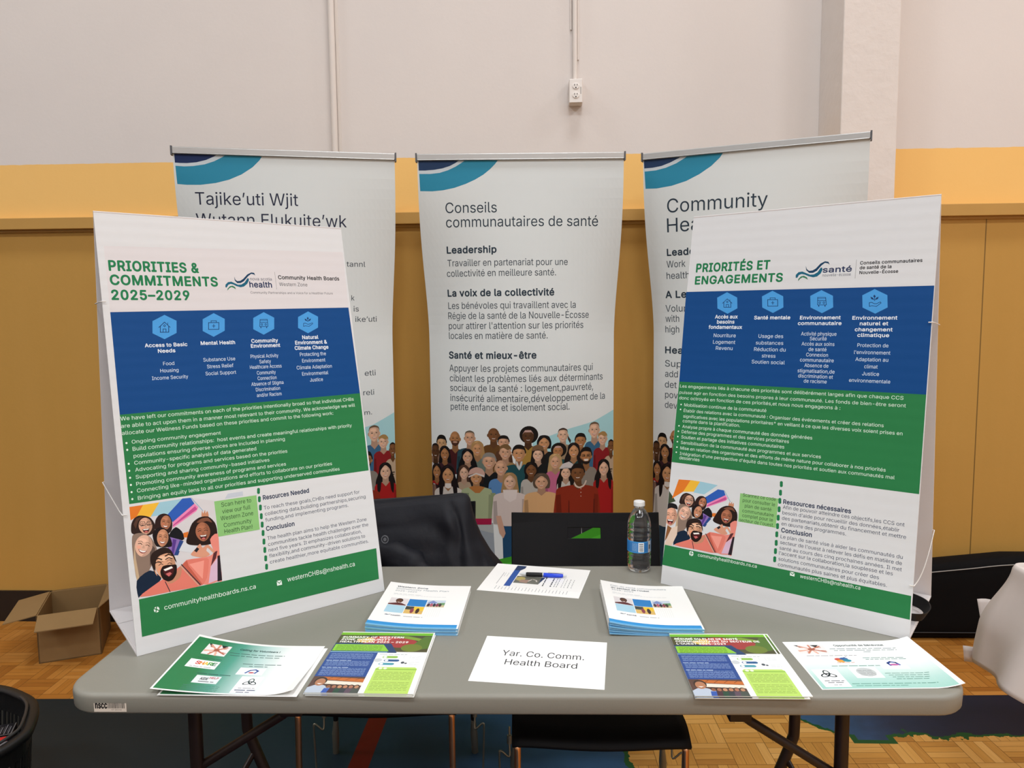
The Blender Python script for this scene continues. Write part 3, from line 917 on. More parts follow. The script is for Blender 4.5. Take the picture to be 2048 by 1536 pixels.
('b','3c6a1c',80,1120,1865,23),
('p','9fd4dc',[0,1780,1280,1780,1280,1805,0,1805]),
('p','2a4a8c',[0,660,1080,660,1080,1780,0,1780]),
('b','8fa6cc',60,1000,1700,22),
('b','8fa6cc',60,1000,1654,22),
('b','8fa6cc',60,1000,1608,22),
('b','8fa6cc',60,1000,1562,22),
('b','8fa6cc',60,1000,1516,22),
('b','8fa6cc',60,1000,1470,22),
('b','c8d8ea',40,600,1378,30),
('b','8fa6cc',60,1000,1332,22),
('b','8fa6cc',60,1000,1286,22),
('b','8fa6cc',60,1000,1240,22),
('b','8fa6cc',60,1000,1194,22),
('b','8fa6cc',60,1000,1148,22),
('b','c8d8ea',40,600,1056,30),
('b','8fa6cc',60,1000,1010,22),
('b','8fa6cc',60,1000,964,22),
('b','8fa6cc',60,1000,918,22),
('b','8fa6cc',60,1000,872,22),
('b','8fa6cc',60,1000,826,22),
('b','8fa6cc',60,1000,780,22),
('b','8fa6cc',60,1000,734,22),
('p','5a4038',[0,0,1080,0,1080,660,0,660]),
('p','c06a30',[200,640,1080,580,1080,440,300,520]),
('p','e8dccb',[200,500,1080,429,1080,300,200,360]),
('s','5a3018',11,[300,520,400,620]),
('s','5a3018',11,[500,520,600,620]),
('s','5a3018',11,[700,520,800,620]),
('s','5a3018',11,[900,520,1000,620]),
('p','b8c2d0',[0,0,400,0,460,200,300,300,120,300,0,200]),
('e','3a2a22',200,460,130,170),
('e','b07a5a',200,420,105,150),
('p','f2ebe4',[140,370,260,370,200,330]),
('p','3a5aa8',[330,0,510,0,490,180,350,180]),
('e','2a1c18',420,260,57,75),
('e','8a5a40',420,245,45,60),
('p','4a3038',[445,0,625,0,605,180,465,180]),
('e','2a1c18',535,260,57,75),
('e','a06a50',535,245,45,60),
('p','2c4a3a',[560,0,740,0,720,180,580,180]),
('e','2a1c18',650,260,57,75),
('e','c08a68',650,245,45,60),
('p','383c42',[675,0,855,0,835,180,695,180]),
('e','2a1c18',765,260,57,75),
('e','b88060',765,245,45,60),
('p','5c4a58',[790,0,969,0,950,180,809,180]),
('e','2a1c18',880,260,57,75),
('e','a87058',880,245,45,60),
('p','4a504a',[905,0,1085,0,1065,180,925,180]),
('e','2a1c18',995,260,57,75),
('e','b88868',995,245,45,60),
('p','f6f6f4',[1080,0,2160,0,2160,1760,1080,1760]),
('b','9aa0a4',1140,1750,1680,30),
('e','8ab848',1280,1560,50,50),
('p','8ab848',[1280,1510,1520,1510,1520,1610,1280,1610]),
('e','8ab848',1520,1560,50,50),
('e','f6f6f4',1290,1560,40,40),
('e','2f5a8c',1340,1400,50,50),
('p','2f5a8c',[1340,1350,1580,1350,1580,1450,1340,1450]),
('e','2f5a8c',1580,1400,50,50),
('e','f6f6f4',1350,1400,40,40),
('e','4a98a8',1260,1240,50,50),
('p','4a98a8',[1260,1190,1500,1190,1500,1290,1260,1290]),
('e','4a98a8',1500,1240,50,50),
('e','f6f6f4',1270,1240,40,40),
('e','c8ccce',1160,1409,90,85),
('s','a8acb0',5,[1700,1500,1840,1500,1840,1640,1700,1640,1700,1500]),
('b','c0c4c8',1880,2080,1600,20),
('b','c0c4c8',1880,2080,1540,20),
('b','c0c4c8',1880,2080,1480,20),
('e','4a5058',1719,1310,40,50),
('e','4a5058',1790,1280,30,30),
('b','c0c4c8',1860,2080,1340,20),
('b','c0c4c8',1860,2080,1280,20),
('b','c0c4c8',1860,2080,1220,20),
('p','b8d868',[1200,0,2080,0,2080,1040,2030,1100,1250,1100,1200,1040]),
('p','8ab848',[1200,980,2080,980,2080,1019,1200,1019]),
('e','eef4d8',1300,1040,40,40),
('e','eef4d8',1400,1040,40,40),
('b','86a048',1250,2020,880,28),
('b','86a048',1250,2020,818,28),
('b','86a048',1250,2020,756,28),
('b','86a048',1250,2020,693,28),
('b','86a048',1250,2020,631,28),
('b','86a048',1250,2020,570,28),
('b','86a048',1250,2020,445,28),
('b','86a048',1250,2020,383,28),
('b','86a048',1250,2020,322,28),
('b','86a048',1250,2020,259,28),
('b','86a048',1250,2020,197,28),
('b','86a048',1250,2020,136,28),
('t','SUMMARY OF WESTERN',80,1500,2500,85,'f4f2ec',2),
('t','ZONE COMMUNITY',80,1220,2378,85,'f4f2ec',2),
('t','HEALTH PLAN 2025 – 2029',80,1650,2256,85,'f4f2ec',2),
],
'summary_fr': [
('p','4c4a2e',[0,1810,2160,1810,2160,2790,0,2790]),
('p','78b82a',[0,2655,2160,2655,2160,2790,0,2790]),
('e','b8443c',1050,2320,450,300),
('e','a03838',1500,2260,360,240),
('p','7c9a34',[1200,2620,2160,2280,2160,2400,1600,2620]),
('p','54722c',[2000,2620,1700,2000,1900,1900,2160,2000,2160,2620]),
('e','6d7c30',1780,2020,240,190),
('e','d8b860',650,2400,200,140),
('e','5f7a2c',340,2520,300,100),
('p','23406a',[0,1810,0,2225,1280,2225,1500,1760,1500,1700,0,1700]),
('p','8cc83c',[20,1840,20,2165,1120,2165,1300,1840]),
('b','3c6a1c',80,1120,2105,23),
('b','3c6a1c',80,1120,2057,23),
('b','3c6a1c',80,1120,2009,23),
('b','3c6a1c',80,1120,1961,23),
('b','3c6a1c',80,1120,1913,23),
('b','3c6a1c',80,1120,1865,23),
('p','9fd4dc',[0,1780,1280,1780,1280,1805,0,1805]),
('p','2a4a8c',[0,660,1080,660,1080,1780,0,1780]),
('b','8fa6cc',60,1000,1700,22),
('b','8fa6cc',60,1000,1654,22),
('b','8fa6cc',60,1000,1608,22),
('b','8fa6cc',60,1000,1562,22),
('b','8fa6cc',60,1000,1516,22),
('b','8fa6cc',60,1000,1470,22),
('b','c8d8ea',40,600,1378,30),
('b','8fa6cc',60,1000,1332,22),
('b','8fa6cc',60,1000,1286,22),
('b','8fa6cc',60,1000,1240,22),
('b','8fa6cc',60,1000,1194,22),
('b','8fa6cc',60,1000,1148,22),
('b','c8d8ea',40,600,1056,30),
('b','8fa6cc',60,1000,1010,22),
('b','8fa6cc',60,1000,964,22),
('b','8fa6cc',60,1000,918,22),
('b','8fa6cc',60,1000,872,22),
('b','8fa6cc',60,1000,826,22),
('b','8fa6cc',60,1000,780,22),
('b','8fa6cc',60,1000,734,22),
('p','5a4038',[0,0,1080,0,1080,660,0,660]),
('p','c06a30',[200,640,1080,580,1080,440,300,520]),
('p','e8dccb',[200,500,1080,429,1080,300,200,360]),
('s','5a3018',11,[300,520,400,620]),
('s','5a3018',11,[500,520,600,620]),
('s','5a3018',11,[700,520,800,620]),
('s','5a3018',11,[900,520,1000,620]),
('p','b8c2d0',[0,0,400,0,460,200,300,300,120,300,0,200]),
('e','3a2a22',200,460,130,170),
('e','b07a5a',200,420,105,150),
('p','f2ebe4',[140,370,260,370,200,330]),
('p','3a5aa8',[330,0,510,0,490,180,350,180]),
('e','2a1c18',420,260,57,75),
('e','8a5a40',420,245,45,60),
('p','4a3038',[445,0,625,0,605,180,465,180]),
('e','2a1c18',535,260,57,75),
('e','a06a50',535,245,45,60),
('p','2c4a3a',[560,0,740,0,720,180,580,180]),
('e','2a1c18',650,260,57,75),
('e','c08a68',650,245,45,60),
('p','383c42',[675,0,855,0,835,180,695,180]),
('e','2a1c18',765,260,57,75),
('e','b88060',765,245,45,60),
('p','5c4a58',[790,0,969,0,950,180,809,180]),
('e','2a1c18',880,260,57,75),
('e','a87058',880,245,45,60),
('p','4a504a',[905,0,1085,0,1065,180,925,180]),
('e','2a1c18',995,260,57,75),
('e','b88868',995,245,45,60),
('p','f6f6f4',[1080,0,2160,0,2160,1760,1080,1760]),
('b','9aa0a4',1140,1750,1680,30),
('e','8ab848',1280,1560,50,50),
('p','8ab848',[1280,1510,1520,1510,1520,1610,1280,1610]),
('e','8ab848',1520,1560,50,50),
('e','f6f6f4',1290,1560,40,40),
('e','2f5a8c',1340,1400,50,50),
('p','2f5a8c',[1340,1350,1580,1350,1580,1450,1340,1450]),
('e','2f5a8c',1580,1400,50,50),
('e','f6f6f4',1350,1400,40,40),
('e','4a98a8',1260,1240,50,50),
('p','4a98a8',[1260,1190,1500,1190,1500,1290,1260,1290]),
('e','4a98a8',1500,1240,50,50),
('e','f6f6f4',1270,1240,40,40),
('e','c8ccce',1160,1409,90,85),
('s','a8acb0',5,[1700,1500,1840,1500,1840,1640,1700,1640,1700,1500]),
('b','c0c4c8',1880,2080,1600,20),
('b','c0c4c8',1880,2080,1540,20),
('b','c0c4c8',1880,2080,1480,20),
('e','4a5058',1719,1310,40,50),
('e','4a5058',1790,1280,30,30),
('b','c0c4c8',1860,2080,1340,20),
('b','c0c4c8',1860,2080,1280,20),
('b','c0c4c8',1860,2080,1220,20),
('p','b8d868',[1200,0,2080,0,2080,1040,2030,1100,1250,1100,1200,1040]),
('p','8ab848',[1200,980,2080,980,2080,1019,1200,1019]),
('e','eef4d8',1300,1040,40,40),
('e','eef4d8',1400,1040,40,40),
('b','86a048',1250,2020,880,28),
('b','86a048',1250,2020,818,28),
('b','86a048',1250,2020,756,28),
('b','86a048',1250,2020,693,28),
('b','86a048',1250,2020,631,28),
('b','86a048',1250,2020,570,28),
('b','86a048',1250,2020,445,28),
('b','86a048',1250,2020,383,28),
('b','86a048',1250,2020,322,28),
('b','86a048',1250,2020,259,28),
('b','86a048',1250,2020,197,28),
('b','86a048',1250,2020,136,28),
('t','RÉSUMÉ DU PLAN DE SANTÉ',80,1500,2500,85,'f4f2ec',2),
('t','COMMUNAUTAIRE DU SECTEUR DE',80,1960,2378,85,'f4f2ec',2),
('t','L’OUEST 2025–2029',80,1180,2256,85,'f4f2ec',2),
],
'volunteer_en': [
('g',['2a7a4a','2a7a4a','4f9a86','b8d4d0','eef0ee','f4f4f2'],[40,40,2750,2120]),
('p','ece4e2',[350,1480,869,1480,869,1930,350,1930]),
('p','2a2226',[350,1930,412,1930,506,1804,454,1795]),
('p','2a2226',[636,1930,791,1930,713,1804]),
('s','d89a84',45,[610,1704,428,1885]),
('s','d89a84',22,[482,1795,418,1813]),
('s','c07a62',45,[610,1704,791,1862]),
('s','c07a62',22,[737,1783,801,1799]),
('s','e0a890',45,[610,1704,376,1615]),
('s','e0a890',22,[446,1659,364,1651]),
('s','b86a54',45,[610,1704,828,1570]),
('s','b86a54',22,[762,1637,839,1624]),
('s','d08a74',45,[610,1704,610,1930]),
('s','d08a74',22,[610,1817,610,1840]),
('s','e4b09a',45,[610,1704,662,1480]),
('s','e4b09a',22,[646,1592,664,1570]),
('s','c88068',45,[610,1704,506,1502]),
('s','c88068',22,[537,1603,500,1583]),
('e','a85a48',610,1704,62,58),
('t','Calling for Volunteers !',1080,1980,1830,75,'2c4a48',1),
('b','3a6058',920,2150,1680,40),
('b','3a6058',960,2080,1580,40),
('p','fbfbfa',[260,920,900,920,900,1240,260,1240]),
('t','S',420,500,1060,120,'c83a3a',2),
('t','H',510,590,1060,120,'e0862c',2),
('t','A',600,680,1060,120,'e8c23a',2),
('t','R',690,770,1060,120,'5aa04a',2),
('t','E',780,859,1060,120,'2a7a4a',2),
('b','888c8a',340,820,970,30),
('b','2a5a4a',360,900,1330,30),
('b','4a6864',1380,2220,1260,40),
('b','4a6864',1550,1950,1170,40),
('p','eceff0',[1400,800,1960,800,1960,1100,1400,1100]),
('s','3a5aa0',40,[1580,880,1650,1000,1750,1030,1820,980,1780,880]),
('e','c05060',1700,900,60,30),
('b','2c5a50',620,1350,730,40),
('p','dfe6e6',[660,360,1180,360,1180,660,660,660]),
('t','AIDE',780,940,490,90,'5a5a60',1),
('t','HELP',960,1140,550,70,'c04a5a',1),
('b','5a5a60',780,1100,429,40),
('b','4a7a70',550,1300,260,25),
('b','4a7a70',550,1300,199,25),
('b','4a7a70',550,1300,139,25),
('b','4a7a70',550,1300,79,25),
('p','f6f6f6',[1580,60,2050,60,2050,740,1580,740]),
('e','dfe4e2',1840,500,168,168),
('e','ffffff',1840,500,156,156),
('s','34504a',23,[1840,645,1822,640,1807,625,1796,602,1790,573,1790,543,1796,515,1807,492,1822,477,1840,472,1857,477,1872,492,1883,515,1889,543,1889,573,1883,602,1872,625,1857,640,1840,645]),
('s','2c3c42',23,[1713,427,1727,414,1747,409,1773,411,1800,420,1826,435,1848,454,1862,475,1868,496,1864,514,1851,526,1830,531,1804,530,1777,521,1751,506,1729,486,1715,465,1709,444,1713,427]),
('s','2c3c42',23,[1966,427,1970,444,1964,465,1950,486,1928,506,1902,521,1875,530,1849,531,1828,526,1815,514,1811,496,1817,475,1831,454,1853,435,1879,420,1906,411,1932,409,1952,414,1966,427]),
('b','6a7078',1680,2020,260,30),
('b','3c4a6a',1640,2060,180,50),
('b','3c4a6a',1700,2000,100,40),
],
'volunteer_fr': [
('v',['fbfbfa','fbfbfa','f0f3f2','d8e8e4','b4d8d0','9fcfc4'],[30,30,2760,2130]),
('p','ece4e2',[180,1560,840,1560,840,1980,180,1980]),
('p','2a2226',[180,1980,259,1980,378,1862,312,1854]),
('p','2a2226',[543,1980,741,1980,641,1862]),
('s','d89a84',45,[510,1770,279,1938]),
('s','d89a84',22,[348,1854,267,1870]),
('s','c07a62',45,[510,1770,741,1917]),
('s','c07a62',22,[671,1843,752,1858]),
('s','e0a890',45,[510,1770,213,1686]),
('s','e0a890',22,[302,1728,198,1719]),
('s','b86a54',45,[510,1770,787,1644]),
('s','b86a54',22,[704,1707,801,1694]),
('s','d08a74',45,[510,1770,510,1980]),
('s','d08a74',22,[510,1875,510,1896]),
('s','e4b09a',45,[510,1770,576,1560]),
('s','e4b09a',22,[556,1665,579,1644]),
('s','c88068',45,[510,1770,378,1581]),
('s','c88068',22,[417,1675,371,1656]),
('e','a85a48',510,1770,79,54),
('t','Opportunité de Bénévolat',1080,2200,1900,85,'4a5a58',1),
('b','5a7470',920,2400,1780,40),
('b','5a7470',980,2380,1700,40),
('b','5a7470',1600,1760,1620,40),
('b','8a8484',280,1400,1460,35),
('p','f2f4f2',[680,1080,1250,1080,1250,1419,680,1419]),
('e','c8443a',900,1280,90,60),
('e','e0a040',920,1200,90,60),
('e','2a5a9a',1019,1300,90,60),
('e','2a8aa0',1060,1220,90,60),
('s','2a4a80',15,[1040,1360,1120,1400]),
('b','c07040',800,1180,1130,30),
('b','3a7a68',1450,2350,1340,35),
('b','3a7a68',1480,2360,1270,35),
('p','eef2f4',[1650,820,2220,820,2220,1200,1650,1200]),
('s','2a4aa0',50,[1880,980,1860,1080,1940,1140,2039,1100,2080,1000]),
('e','c060a0',1970,1010,100,40),
('b','3a7a68',620,1650,980,35),
('p','f0f4f3',[920,450,1500,450,1500,920,920,920]),
('e','c4c8c8',1220,700,200,190),
('b','8a8e8e',1060,1380,780,25),
('b','8a8e8e',1060,1380,730,25),
('b','8a8e8e',1060,1380,680,25),
('b','8a8e8e',1060,1380,630,25),
('b','8a8e8e',1060,1380,580,25),
('p','fbfbfb',[120,100,650,100,650,840,120,840]),
('e','dfe4e2',380,620,191,191),
('e','ffffff',380,620,179,179),
('s','34504a',27,[380,786,360,780,342,763,330,736,323,704,323,669,330,637,342,611,360,593,380,588,399,593,417,611,429,637,436,669,436,704,429,736,417,763,399,780,380,786]),
('s','2c3c42',27,[235,536,250,522,274,516,303,518,335,528,365,545,389,567,406,592,412,615,407,635,392,650,369,656,339,654,308,644,278,626,253,604,237,580,231,556,235,536]),
('s','2c3c42',27,[524,536,528,556,522,580,506,604,481,626,451,644,420,654,390,656,367,650,352,636,347,615,353,592,370,568,394,545,424,528,456,518,485,516,509,522,524,536]),
('b','3c4048',200,600,350,40),
('b','3c4048',240,560,280,40),
('b','6a7078',320,480,180,30),
('b','3a7a68',1580,2500,640,30),
('b','3a7a68',1620,2460,560,30),
('b','3a7a68',1660,2420,480,30),
('b','3a7a68',1700,2380,400,30),
('b','4a8a78',700,2450,220,35),
('b','4a8a78',750,1800,140,30),
],
'signup_list': [
('s','55585c',11,[400,600,400,1500]),
('s','8a8e92',8,[460,1200,460,1500]),
('s','8a8e92',8,[540,1200,540,1500]),
('s','8a8e92',8,[620,1200,620,1500]),
('s','8a8e92',8,[700,1200,700,1500]),
('s','7a7e84',11,[450,200,450,450]),
('s','7a7e84',11,[545,200,545,419]),
('s','7a7e84',11,[640,200,640,390]),
('s','7a7e84',11,[735,200,735,450]),
('s','7a7e84',11,[829,200,829,419]),
('s','7a7e84',11,[925,200,925,390]),
('s','7a7e84',11,[1019,200,1019,450]),
('s','7a7e84',11,[1115,200,1115,419]),
('s','7a7e84',11,[1210,200,1210,390]),
('s','7a7e84',11,[1305,200,1305,450]),
('s','7a7e84',11,[1400,200,1400,419]),
('s','7a7e84',11,[1495,200,1495,390]),
('s','7a7e84',11,[1589,200,1589,450]),
('s','7a7e84',11,[1684,200,1684,419]),
('s','7a7e84',11,[1780,200,1780,390]),
('s','7a7e84',11,[1875,200,1875,450]),
('s','7a7e84',11,[1970,200,1970,419]),
('s','7a7e84',11,[2065,200,2065,390]),
('s','7a7e84',11,[2159,200,2159,450]),
('s','7a7e84',11,[2255,200,2255,419]),
('s','7a7e84',11,[2350,200,2350,390]),
('s','7a7e84',11,[2445,200,2445,450]),
],
'signup_brochure': [
('p','1d4fa0',[20,20,200,20,200,1300,20,1300]),
('p','16305c',[20,1300,200,1300,300,1500,300,1700,20,1700]),
('p','6a6a60',[220,300,940,300,940,850,220,850]),
('e','b0a060',360,650,140,160),
('p','a08070',[360,400,600,340,640,600,400,580]),
('s','d0c8c0',40,[620,500,700,660,820,620,859,500]),
('p','16305c',[940,850,940,320,1040,850]),
('s','24282c',32,[1080,220,1080,320]),
('s','24282c',32,[1080,360,1080,440]),
('s','24282c',32,[1080,500,1080,600]),
('s','24282c',32,[1080,640,1080,720]),
('s','24282c',32,[1080,780,1080,880]),
('s','24282c',34,[1300,220,1300,300]),
('s','24282c',34,[1300,360,1300,460]),
('s','24282c',34,[1300,500,1300,580]),
('s','24282c',34,[1300,640,1300,740]),
('s','24282c',34,[1300,780,1300,859]),
('s','5a5e64',18,[1400,220,1400,320]),
('s','5a5e64',18,[1400,360,1400,440]),
('s','5a5e64',18,[1400,500,1400,600]),
('s','5a5e64',18,[1400,640,1400,720]),
('s','5a5e64',18,[1400,780,1400,880]),
('s','5a5e64',18,[1470,220,1470,300]),
('s','5a5e64',18,[1470,360,1470,460]),
('s','5a5e64',18,[1470,500,1470,580]),
('s','5a5e64',18,[1470,640,1470,740]),
('s','5a5e64',18,[1470,780,1470,859]),
('s','6a6e74',11,[1600,220,1600,320]),
('s','6a6e74',11,[1600,360,1600,440]),
('s','6a6e74',11,[1600,500,1600,600]),
('s','6a6e74',11,[1600,640,1600,720]),
('s','6a6e74',11,[1600,780,1600,880]),
('s','24282c',11,[1680,220,1680,300]),
('s','24282c',11,[1680,360,1680,460]),
('s','24282c',11,[1680,500,1680,580]),
('s','24282c',11,[1680,640,1680,740]),
('s','24282c',11,[1680,780,1680,859]),
('s','5a5e64',16,[1780,220,1780,320]),
('s','5a5e64',16,[1780,360,1780,440]),
('s','5a5e64',16,[1780,500,1780,600]),
('s','5a5e64',16,[1780,640,1780,720]),
('s','5a5e64',16,[1780,780,1780,880]),
('s','24282c',11,[1880,220,1880,300]),
('s','24282c',11,[1880,360,1880,460]),
('s','24282c',11,[1880,500,1880,580]),
('s','24282c',11,[1880,640,1880,740]),
('s','24282c',11,[1880,780,1880,859]),
],
}
# ------------------------------------------------------------------ the hall
WALL = 3.4513
def wall_material():
    m = bpy.data.materials.new('painted_wall'); t = NT(m)
    p = t.pos(); s = t.sep(p)
    n = t.noise(p, 2.2, 4.0); wob = t.m('MULTIPLY', t.m('SUBTRACT', t.noise(p, 25.0, 2.0), 0.5), 0.006)
    z = t.m('ADD', s[2], wob)
    white = t.mix(n, 'd4ccc7', 'dcd4ce')
    yellow = t.mix(n, 'eebc6c', 'f2c274')
    ochre = t.mix(t.noise(t.comb(t.m('MULTIPLY', s[0], 6.0), 0.0, t.m('MULTIPLY', s[2], 0.6)), 1.0), 'b5893f', 'bd9048')
    gx = t.m('ABSOLUTE', t.m('SUBTRACT', t.m('FRACT', t.m('ADD', t.m('DIVIDE', t.m('SUBTRACT', s[0], 1.999), 1.22), 0.5)), 0.5))
    groove = t.m('LESS_THAN', gx, 0.0022)
    ochre = t.mix(t.m('MULTIPLY', groove, 0.75), ochre, '5a421c')
    c = t.mix(t.m('GREATER_THAN', z, 1.93), ochre, yellow)
    c = t.mix(t.m('GREATER_THAN', z, 2.206), c, white)
    t.l.new(c, t.b.inputs['Base Color'])
    t.b.inputs['Roughness'].default_value = 0.62; t.b.inputs['Specular IOR Level'].default_value = 0.3
    t.bump(t.noise(p, 70.0, 4.0), 0.12, 0.003)
    return m

def floor_material():
    m = bpy.data.materials.new('parquet_floor'); t = NT(m)
    p = t.pos(); s = t.sep(p); A = 0.035; T = 0.1235
    x, y = s[0], s[1]
    u = t.m('DIVIDE', t.m('ADD', t.m('MULTIPLY', t.m('SUBTRACT', x, 0.6352), cos(A)), t.m('MULTIPLY', t.m('SUBTRACT', y, 2.4665), sin(A))), T * 1.06)
    v = t.m('DIVIDE', t.m('SUBTRACT', t.m('MULTIPLY', t.m('SUBTRACT', y, 2.4665), cos(A)), t.m('MULTIPLY', t.m('SUBTRACT', x, 0.6352), sin(A))), T)
    i, j = t.m('FLOOR', u), t.m('FLOOR', v); fu, fv = t.m('FRACT', u), t.m('FRACT', v)
    par = t.m('FLOORED_MODULO', t.m('ADD', i, j), 2.0)
    a = t.m('ADD', t.m('MULTIPLY', par, fu), t.m('MULTIPLY', t.m('SUBTRACT', 1.0, par), fv))       # across the strips
    l = t.m('ADD', t.m('MULTIPLY', par, fv), t.m('MULTIPLY', t.m('SUBTRACT', 1.0, par), fu))       # along them
    k = t.m('FLOOR', t.m('MULTIPLY', a, 4.0)); fk = t.m('FRACT', t.m('MULTIPLY', a, 4.0))
    wn = t.node('ShaderNodeTexWhiteNoise', noise_dimensions='3D'); t.l.new(t.comb(i, j, k), wn.inputs['Vector'])
    wt = t.node('ShaderNodeTexWhiteNoise', noise_dimensions='3D'); t.l.new(t.comb(i, j, 11.0), wt.inputs['Vector'])
    grain = t.noise(t.comb(t.m('MULTIPLY', l, 0.9), t.m('MULTIPLY', a, 26.0), t.m('ADD', t.m('MULTIPLY', wn.outputs[0], 40.0), i)), 1.0, 4.0, 0.6)
    shade = t.m('ADD', t.m('ADD', t.m('MULTIPLY', wn.outputs[0], 0.45), t.m('MULTIPLY', wt.outputs[0], 0.2)), t.m('MULTIPLY', grain, 0.4))
    ramp = t.node('ShaderNodeValToRGB'); e = ramp.color_ramp.elements
    e[0].position = 0.1; e[0].color = (*lin('97622a'), 1); e[1].position = 0.9; e[1].color = (*lin('d8a660'), 1)
    q = ramp.color_ramp.elements.new(0.5); q.color = (*lin('c08a42'), 1)
    t.l.new(shade, ramp.inputs[0]); wood = ramp.outputs[0]
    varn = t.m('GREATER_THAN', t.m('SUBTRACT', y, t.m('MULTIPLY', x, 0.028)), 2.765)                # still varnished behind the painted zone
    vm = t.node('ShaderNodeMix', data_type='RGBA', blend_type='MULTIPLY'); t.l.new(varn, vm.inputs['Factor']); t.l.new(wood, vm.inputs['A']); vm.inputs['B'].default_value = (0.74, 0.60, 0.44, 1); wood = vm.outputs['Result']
    edge = t.m('MAXIMUM', t.m('GREATER_THAN', t.m('ABSOLUTE', t.m('SUBTRACT', fk, 0.5)), 0.475), t.m('GREATER_THAN', t.m('MAXIMUM', t.m('ABSOLUTE', t.m('SUBTRACT', fu, 0.5)), t.m('ABSOLUTE', t.m('SUBTRACT', fv, 0.5))), 0.492))
    wood = t.mix(t.m('MULTIPLY', edge, 0.7), wood, '3a2410')
    # worn paint: a dark blue zone with a green border
    w1 = t.m('MULTIPLY', t.m('SUBTRACT', t.noise(p, 9.0, 4.0, 0.6), 0.5), 0.16)
    w2 = t.m('MULTIPLY', t.m('SUBTRACT', t.noise(p, 45.0, 3.0), 0.5), 0.03)
    w = t.m('ADD', w1, w2)
    back = t.m('SUBTRACT', t.m('ADD', 2.765, t.m('MULTIPLY', x, 0.028)), y)              # >0 in front of the straight back edge
    dl = t.m('SUBTRACT', t.m('ADD', 0.30, t.m('MULTIPLY', w, 0.5)), x)
    dr1 = t.m('SUBTRACT', y, t.m('ADD', 2.515, w))
    dr2 = t.m('SUBTRACT', x, t.m('ADD', t.m('SUBTRACT', 1.07, t.m('MULTIPLY', t.m('SUBTRACT', y, 2.487), 0.98)), t.m('MULTIPLY', w, 0.7)))
    notch = t.m('MINIMUM', t.m('SUBTRACT', 0.075, t.m('ABSOLUTE', t.m('SUBTRACT', x, 1.15))), t.m('SUBTRACT', y, 2.475))
    dr = t.m('MAXIMUM', t.m('MINIMUM', dr1, dr2), notch)
    db = t.m('SUBTRACT', y, t.m('ADD', 2.67, t.m('MULTIPLY', w, 0.4)))
    d = t.m('MINIMUM', t.m('MAXIMUM', t.m('MAXIMUM', dl, dr), db), t.m('ADD', t.m('MULTIPLY', back, 1.0), 0.0))
    paint = t.m('GREATER_THAN', d, 0.0)
    fringe = t.m('MULTIPLY', t.m('LESS_THAN', d, 0.022), t.m('GREATER_THAN', back, 0.03))
    pr = t.node('ShaderNodeValToRGB'); e = pr.color_ramp.elements; pr.color_ramp.interpolation = 'B_SPLINE'  # paint tones along x; the left ones also have under-table shade darkened in
    e[0].position = 0.0; e[0].color = (*lin('1b2123'), 1); e[1].position = 1.0; e[1].color = (*lin('201b28'), 1)
    for pos_, c_ in ((0.30, '141f21'), (0.50, '1f3e5e'), (0.66, '3c6088'), (0.76, '37557c'), (0.82, '23222e')):
        q = pr.color_ramp.elements.new(pos_); q.color = (*lin(c_), 1)
    t.l.new(t.m('ADD', t.m('DIVIDE', t.m('ADD', x, 2.0), 4.0), t.m('MULTIPLY', w, 0.25)), pr.inputs[0])
    pc = t.mix(t.m('MULTIPLY', t.noise(p, 18.0, 4.0), 0.35), pr.outputs[0], '20262a')
    pc = t.mix(fringe, pc, '1f4a24')
    red = t.m('MULTIPLY', t.m('LESS_THAN', t.m('ABSOLUTE', t.m('ADD', x, 0.613)), 0.034), t.m('GREATER_THAN', back, 0.0))
    pc = t.mix(red, pc, '5c0702')
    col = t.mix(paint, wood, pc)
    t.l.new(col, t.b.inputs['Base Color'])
    t.b.inputs['Roughness'].default_value = 0.5; t.b.inputs['Specular IOR Level'].default_value = 0.18
    t.bump(t.m('SUBTRACT', grain, t.m('MULTIPLY', edge, 1.5)), 0.15, 0.001)
    return m

M_WALL = wall_material()
M_WHITEWALL = mat('white_wall_paint', 'd6ccc5', 0.65, var=0.03, bump=0.1)
M_CEIL = mat('ceiling_paint', 'dedad4', 0.8)
M_PILLAR = mat('pillar_paint', 'd8cfc8', 0.6, var=0.03, scale=14, bump=0.55, bscale=22)
M_OCHRE = mat('ochre_trim_paint', 'b98e48', 0.55, var=0.04, bump=0.05)
M_RUBBER = mat('black_rubber_base', '1c1613', 0.45)
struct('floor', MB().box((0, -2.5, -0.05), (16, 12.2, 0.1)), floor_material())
struct('wall_back', MB().box((0, WALL + 0.1, 3.4), (16, 0.2, 6.8)), M_WALL)
struct('wall_left', MB().box((-8.1, -2.5, 3.4), (0.2, 12.2, 6.8)), M_WHITEWALL)
struct('wall_right', MB().box((8.1, -2.5, 3.4), (0.2, 12.2, 6.8)), M_WHITEWALL)
struct('wall_front', MB().box((0, -8.7, 3.4), (16, 0.2, 6.8)), M_WHITEWALL)
struct('ceiling', MB().box((0, -2.5, 6.85), (16.4, 12.6, 0.1)), M_CEIL)
struct('baseboard_back', MB().box((-3.2, WALL - 0.006, 0.077), (9.1, 0.012, 0.154)).box((4.73, WALL - 0.006, 0.077), (6.52, 0.012, 0.154)), M_RUBBER)
tr = MB()
for x0, x1 in ((-8.0, 1.2449), (1.4745, 8.0)):
    tr.box(((x0 + x1) / 2, WALL - 0.019, 1.9305), (x1 - x0, 0.038, 0.052)).box(((x0 + x1) / 2, WALL - 0.005, 1.8985), (x1 - x0, 0.010, 0.012))
struct('trim_1', tr, M_OCHRE, bevel=0.002)
struct('wall_pillar', MB().box((1.35975, (WALL + 3.2) / 2, 3.4), (0.2296, WALL - 3.2, 6.8)), M_PILLAR, bevel=0.004)

